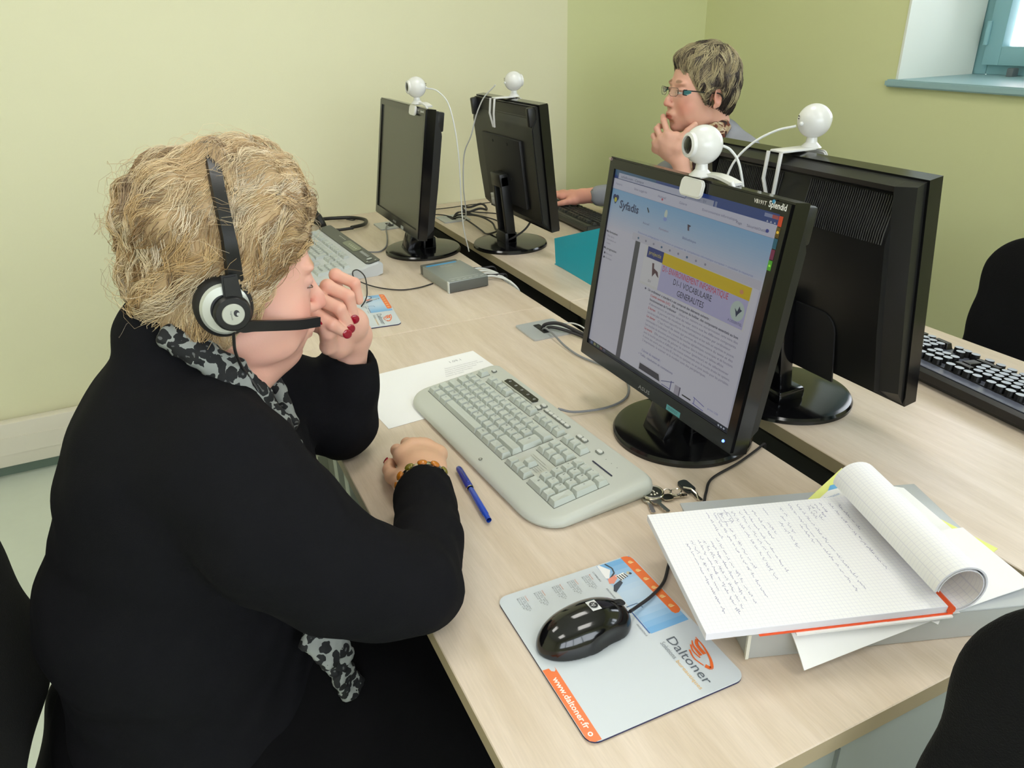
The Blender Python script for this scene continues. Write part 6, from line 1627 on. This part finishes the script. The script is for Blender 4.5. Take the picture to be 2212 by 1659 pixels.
# glasses
gl = thing('eyeglasses', 'thin framed glasses with turquoise temples worn by the seated woman', 'glasses', H2((.10,0,.01)))
def gset(o): o.location = tuple(-A3(H2((.10,0,.01)))); return o
fm = mat('glasses_frame', rgb(34,38,42), .3)
for s in (1,-1):
    ln = [H2((.117-.010*abs(t[0]-.0)*0-.16*(max(0,abs(t[0])-.012))**1.0*.9, s*abs(t[0]), t[1]+.012)) for t in [(.008,.010),(.030,.0125),(.052,.012),(.056,.008),(.054,-.006),(.046,-.011),(.020,-.011),(.010,-.006)]]
    b = MB().m(mat('spectacle_lens', rgb(232,238,236), .02, trans=1., alpha=.35)); b.bm.faces.new([b.bm.verts.new(p) for p in ln]); bmesh.ops.solidify(b.bm, geom=b.bm.faces[:], thickness=.0012); gset(b.build('lens', None, gl, smooth=False))
    gset(MB().m(fm).tube(ln+[ln[0]],.0007,6).build('rim', None, gl))
    tp = [H2((.108,s*.058,.020)),H2((.095,s*.068,.019)),H2((.06,s*.0765,.016)),H2((.02,s*.080,.012)),H2((-.012,s*.081,.010)),H2((-.03,s*.077,-.006))]
    b = MB().m(fm); bq = spline(tp[1:],4); b.tube(bq,.0018,6); gset(b.build('temple_arm', None, gl))
    q = [H2(c) for c in ((.0990,s*.0665,.020),(.090,s*.0730,.0200),(.078,s*.0760,.0175),(.078,s*.0760,.0115),(.090,s*.0730,.0055),(.0990,s*.0665,.007))]
    b = MB().m(mat('temple_turquoise', rgb(86,156,160), .25)); b.bm.faces.new([b.bm.verts.new(p) for p in q]); bmesh.ops.solidify(b.bm, geom=b.bm.faces[:], thickness=.002); gset(b.build('temple_hinge', None, gl, smooth=False))
    b = MB().m(fm); b.tube([q[0],q[1]],.0016,6).tube([q[5],q[4]],.0016,6).tube([q[0],q[5]],.0022,6); gset(b.build('hinge_edge', None, gl))
gset(MB().m(fm).tube([H2((.1165,.009,.018)),H2((.1205,0,.020)),H2((.1165,-.009,.018))],.0009,6).build('bridge', None, gl))
# ================================================================== CHAIRS
def chair(label, loc, rz, seat=.47, bw=.43, bh=.46, bz=.72, recl=.12, by=-.235, arms=False):
    """front = local +y, origin on the floor"""
    t = thing('office_chair', label, 'chair', loc, (0,0,rz))
    s = SDF(); s.cap((-.15,-.13,seat-.035),(.15,-.13,seat-.035),.05,k=.05).cap((-.15,.15,seat-.035),(.15,.15,seat-.035),.05,k=.05).cap((-.15,-.13,seat-.035),(-.15,.15,seat-.035),.05,k=.05).cap((.15,-.13,seat-.035),(.15,.15,seat-.035),.05,k=.05).ell((0,0,seat-.035),(.20,.20,.04),k=.04)
    v_, f_ = s.mesh(.011); v_ = smooth_mesh(v_, f_, 3); v_[:,2] = np.where(v_[:,2]>seat, seat+(v_[:,2]-seat)*.5, v_[:,2])
    np_obj('seat', v_, f_, M['fabric'], t)
    s = SDF(); hw, hh = bw/2-.09, bh/2-.09
    R = Matrix.Rotation(recl,3,'X')
    def q(x, z): 
        p = R@V((0, 0, z)); return (x, by+p.y+.25*x*x*1.2, bz+p.z)
    for a, c in (((-hw,-hh),(hw,-hh)),((hw,-hh),(hw,hh)),((hw,hh),(-hw,hh)),((-hw,hh),(-hw,-hh)),((0,-hh),(0,hh)),((-hw,0),(hw,0)),((-hw*.5,-hh),(-hw*.5,hh)),((hw*.5,-hh),(hw*.5,hh))):
        s.cap(q(*a), q(*c), .09, k=.03)
    v_, f_ = s.mesh(.011)
    v_ = smooth_mesh(v_, f_, 3); n_ = np.array(R@V((0,1,0)))           # flatten to a padded slab
    base = np.array([0,by,bz]); d = (v_-base)@n_ - .30*v_[:,0]**2*0; v_ = v_ - (d*.70)[:,None]*n_; v_[:,1] += .9*v_[:,0]**2
    np_obj('backrest', v_, f_, M['fabric'], t)
    MB().m(M['matte']).tube(spline([(0,by-.035,bz-.10),(0,by-.06,seat+.02),(0,by+.02,seat-.09),(0,-.02,seat-.10)],6),.017,10).build('back_support', None, t)
    MB().m(M['matte']).cyl((0,0,seat-.10),.09,.03,24).build('mechanism', None, t)
    MB().m(M['matte']).cyl((0,0,(seat-.10+.08)/2+.0),.026,seat-.18,20).build('gas_lift', None, t)
    for k in range(5):
        a = 2*PI*k/5+.3
        MB().m(M['matte']).tube([(0,0,.085),(.15*math.cos(a),.15*math.sin(a),.080),(.27*math.cos(a),.27*math.sin(a),.062)],[.024,.018,.014],10).build('leg', None, t)
        MB().m(M['rubber']).cyl((.27*math.cos(a),.27*math.sin(a),.026),.026,.036,18,rot=(PI/2,0,a)).build('castor', None, t)
    return t
chair('black office chair behind the blonde woman at the left edge', (-.125,.93,0), -PI/2, seat=.45, bw=.42, bh=.50, bz=.70, recl=.10, by=-.235)
chair('black office chair pushed up to the far side of the right desk', (1.68,.905,0), PI/2, seat=.44, bw=.46, bh=.42, bz=.665, recl=.10, by=-.20)
nc = chair('black office chair turned away at the bottom right corner', (.815,.095,0), math.radians(100), seat=.46, bw=.42, bh=.42, bz=.765, recl=.12, by=.23)
S = SDF(); S.cap((-.13,.27,.60),(.13,.27,.60),.055,k=.05).cap((-.17,.29,.72),(.17,.29,.72),.05,k=.05).cap((-.15,.28,.66),(.15,.28,.66),.055,k=.05)
v_, f_ = S.mesh(.012); v_[:,1] = .27+(v_[:,1]-.27)*.6; np_obj('rear_cover', v_, f_, M['satin'], nc)
chair('black office chair carrying the woman in glasses', (1.74,1.98,0), PI/2, seat=.45, bw=.42, bh=.40, bz=.70, recl=.10, by=-.22)
# ================================================================== COMPUTER TOWERS UNDER THE DESK
def tower(label, loc, rz, m1, orange=True):
    t = thing('computer_tower', label, 'computer', loc, (0,0,rz))
    MB().m(m1).box((0,0,.205),(.185,.40,.40),bev=.006).build('case', None, t)
    MB().m(M['satin']).box((0,.02,.21),(.188,.30,.34),bev=.003).build('side_panel', None, t)
    f = MB().m(m1); f.prism([(-.092,0),(.092,0),(.092,.022),(.05,.032),(-.05,.032),(-.092,.022)],.0,.41,c=(0,.198,0),bev=.004); f.build('front_panel', None, t)
    if orange: MB().m(mat('orange_sticker', rgb(236,96,30), .5)).box((-.02,.232,.30),(.055,.002,.05)).build('orange_sticker', None, t)
    MB().m(M['chrome']).box((-.02,.234,.235),(.018,.006,.045),bev=.002).build('drive_latch', None, t)
    MB().m(M['dark']).tube([(.03,.231,.05),(.045,.232,.20),(.03,.231,.38)],.002,6).build('panel_groove', None, t)
    return t
tower('light grey computer tower with orange sticker under the desk', (.455,1.758,.0), PI/2, mat('tower_grey', rgb(150,154,142), .45))
tower('black computer tower standing under the right desk', (1.25,1.10,0), PI/2, M['satin'], False)
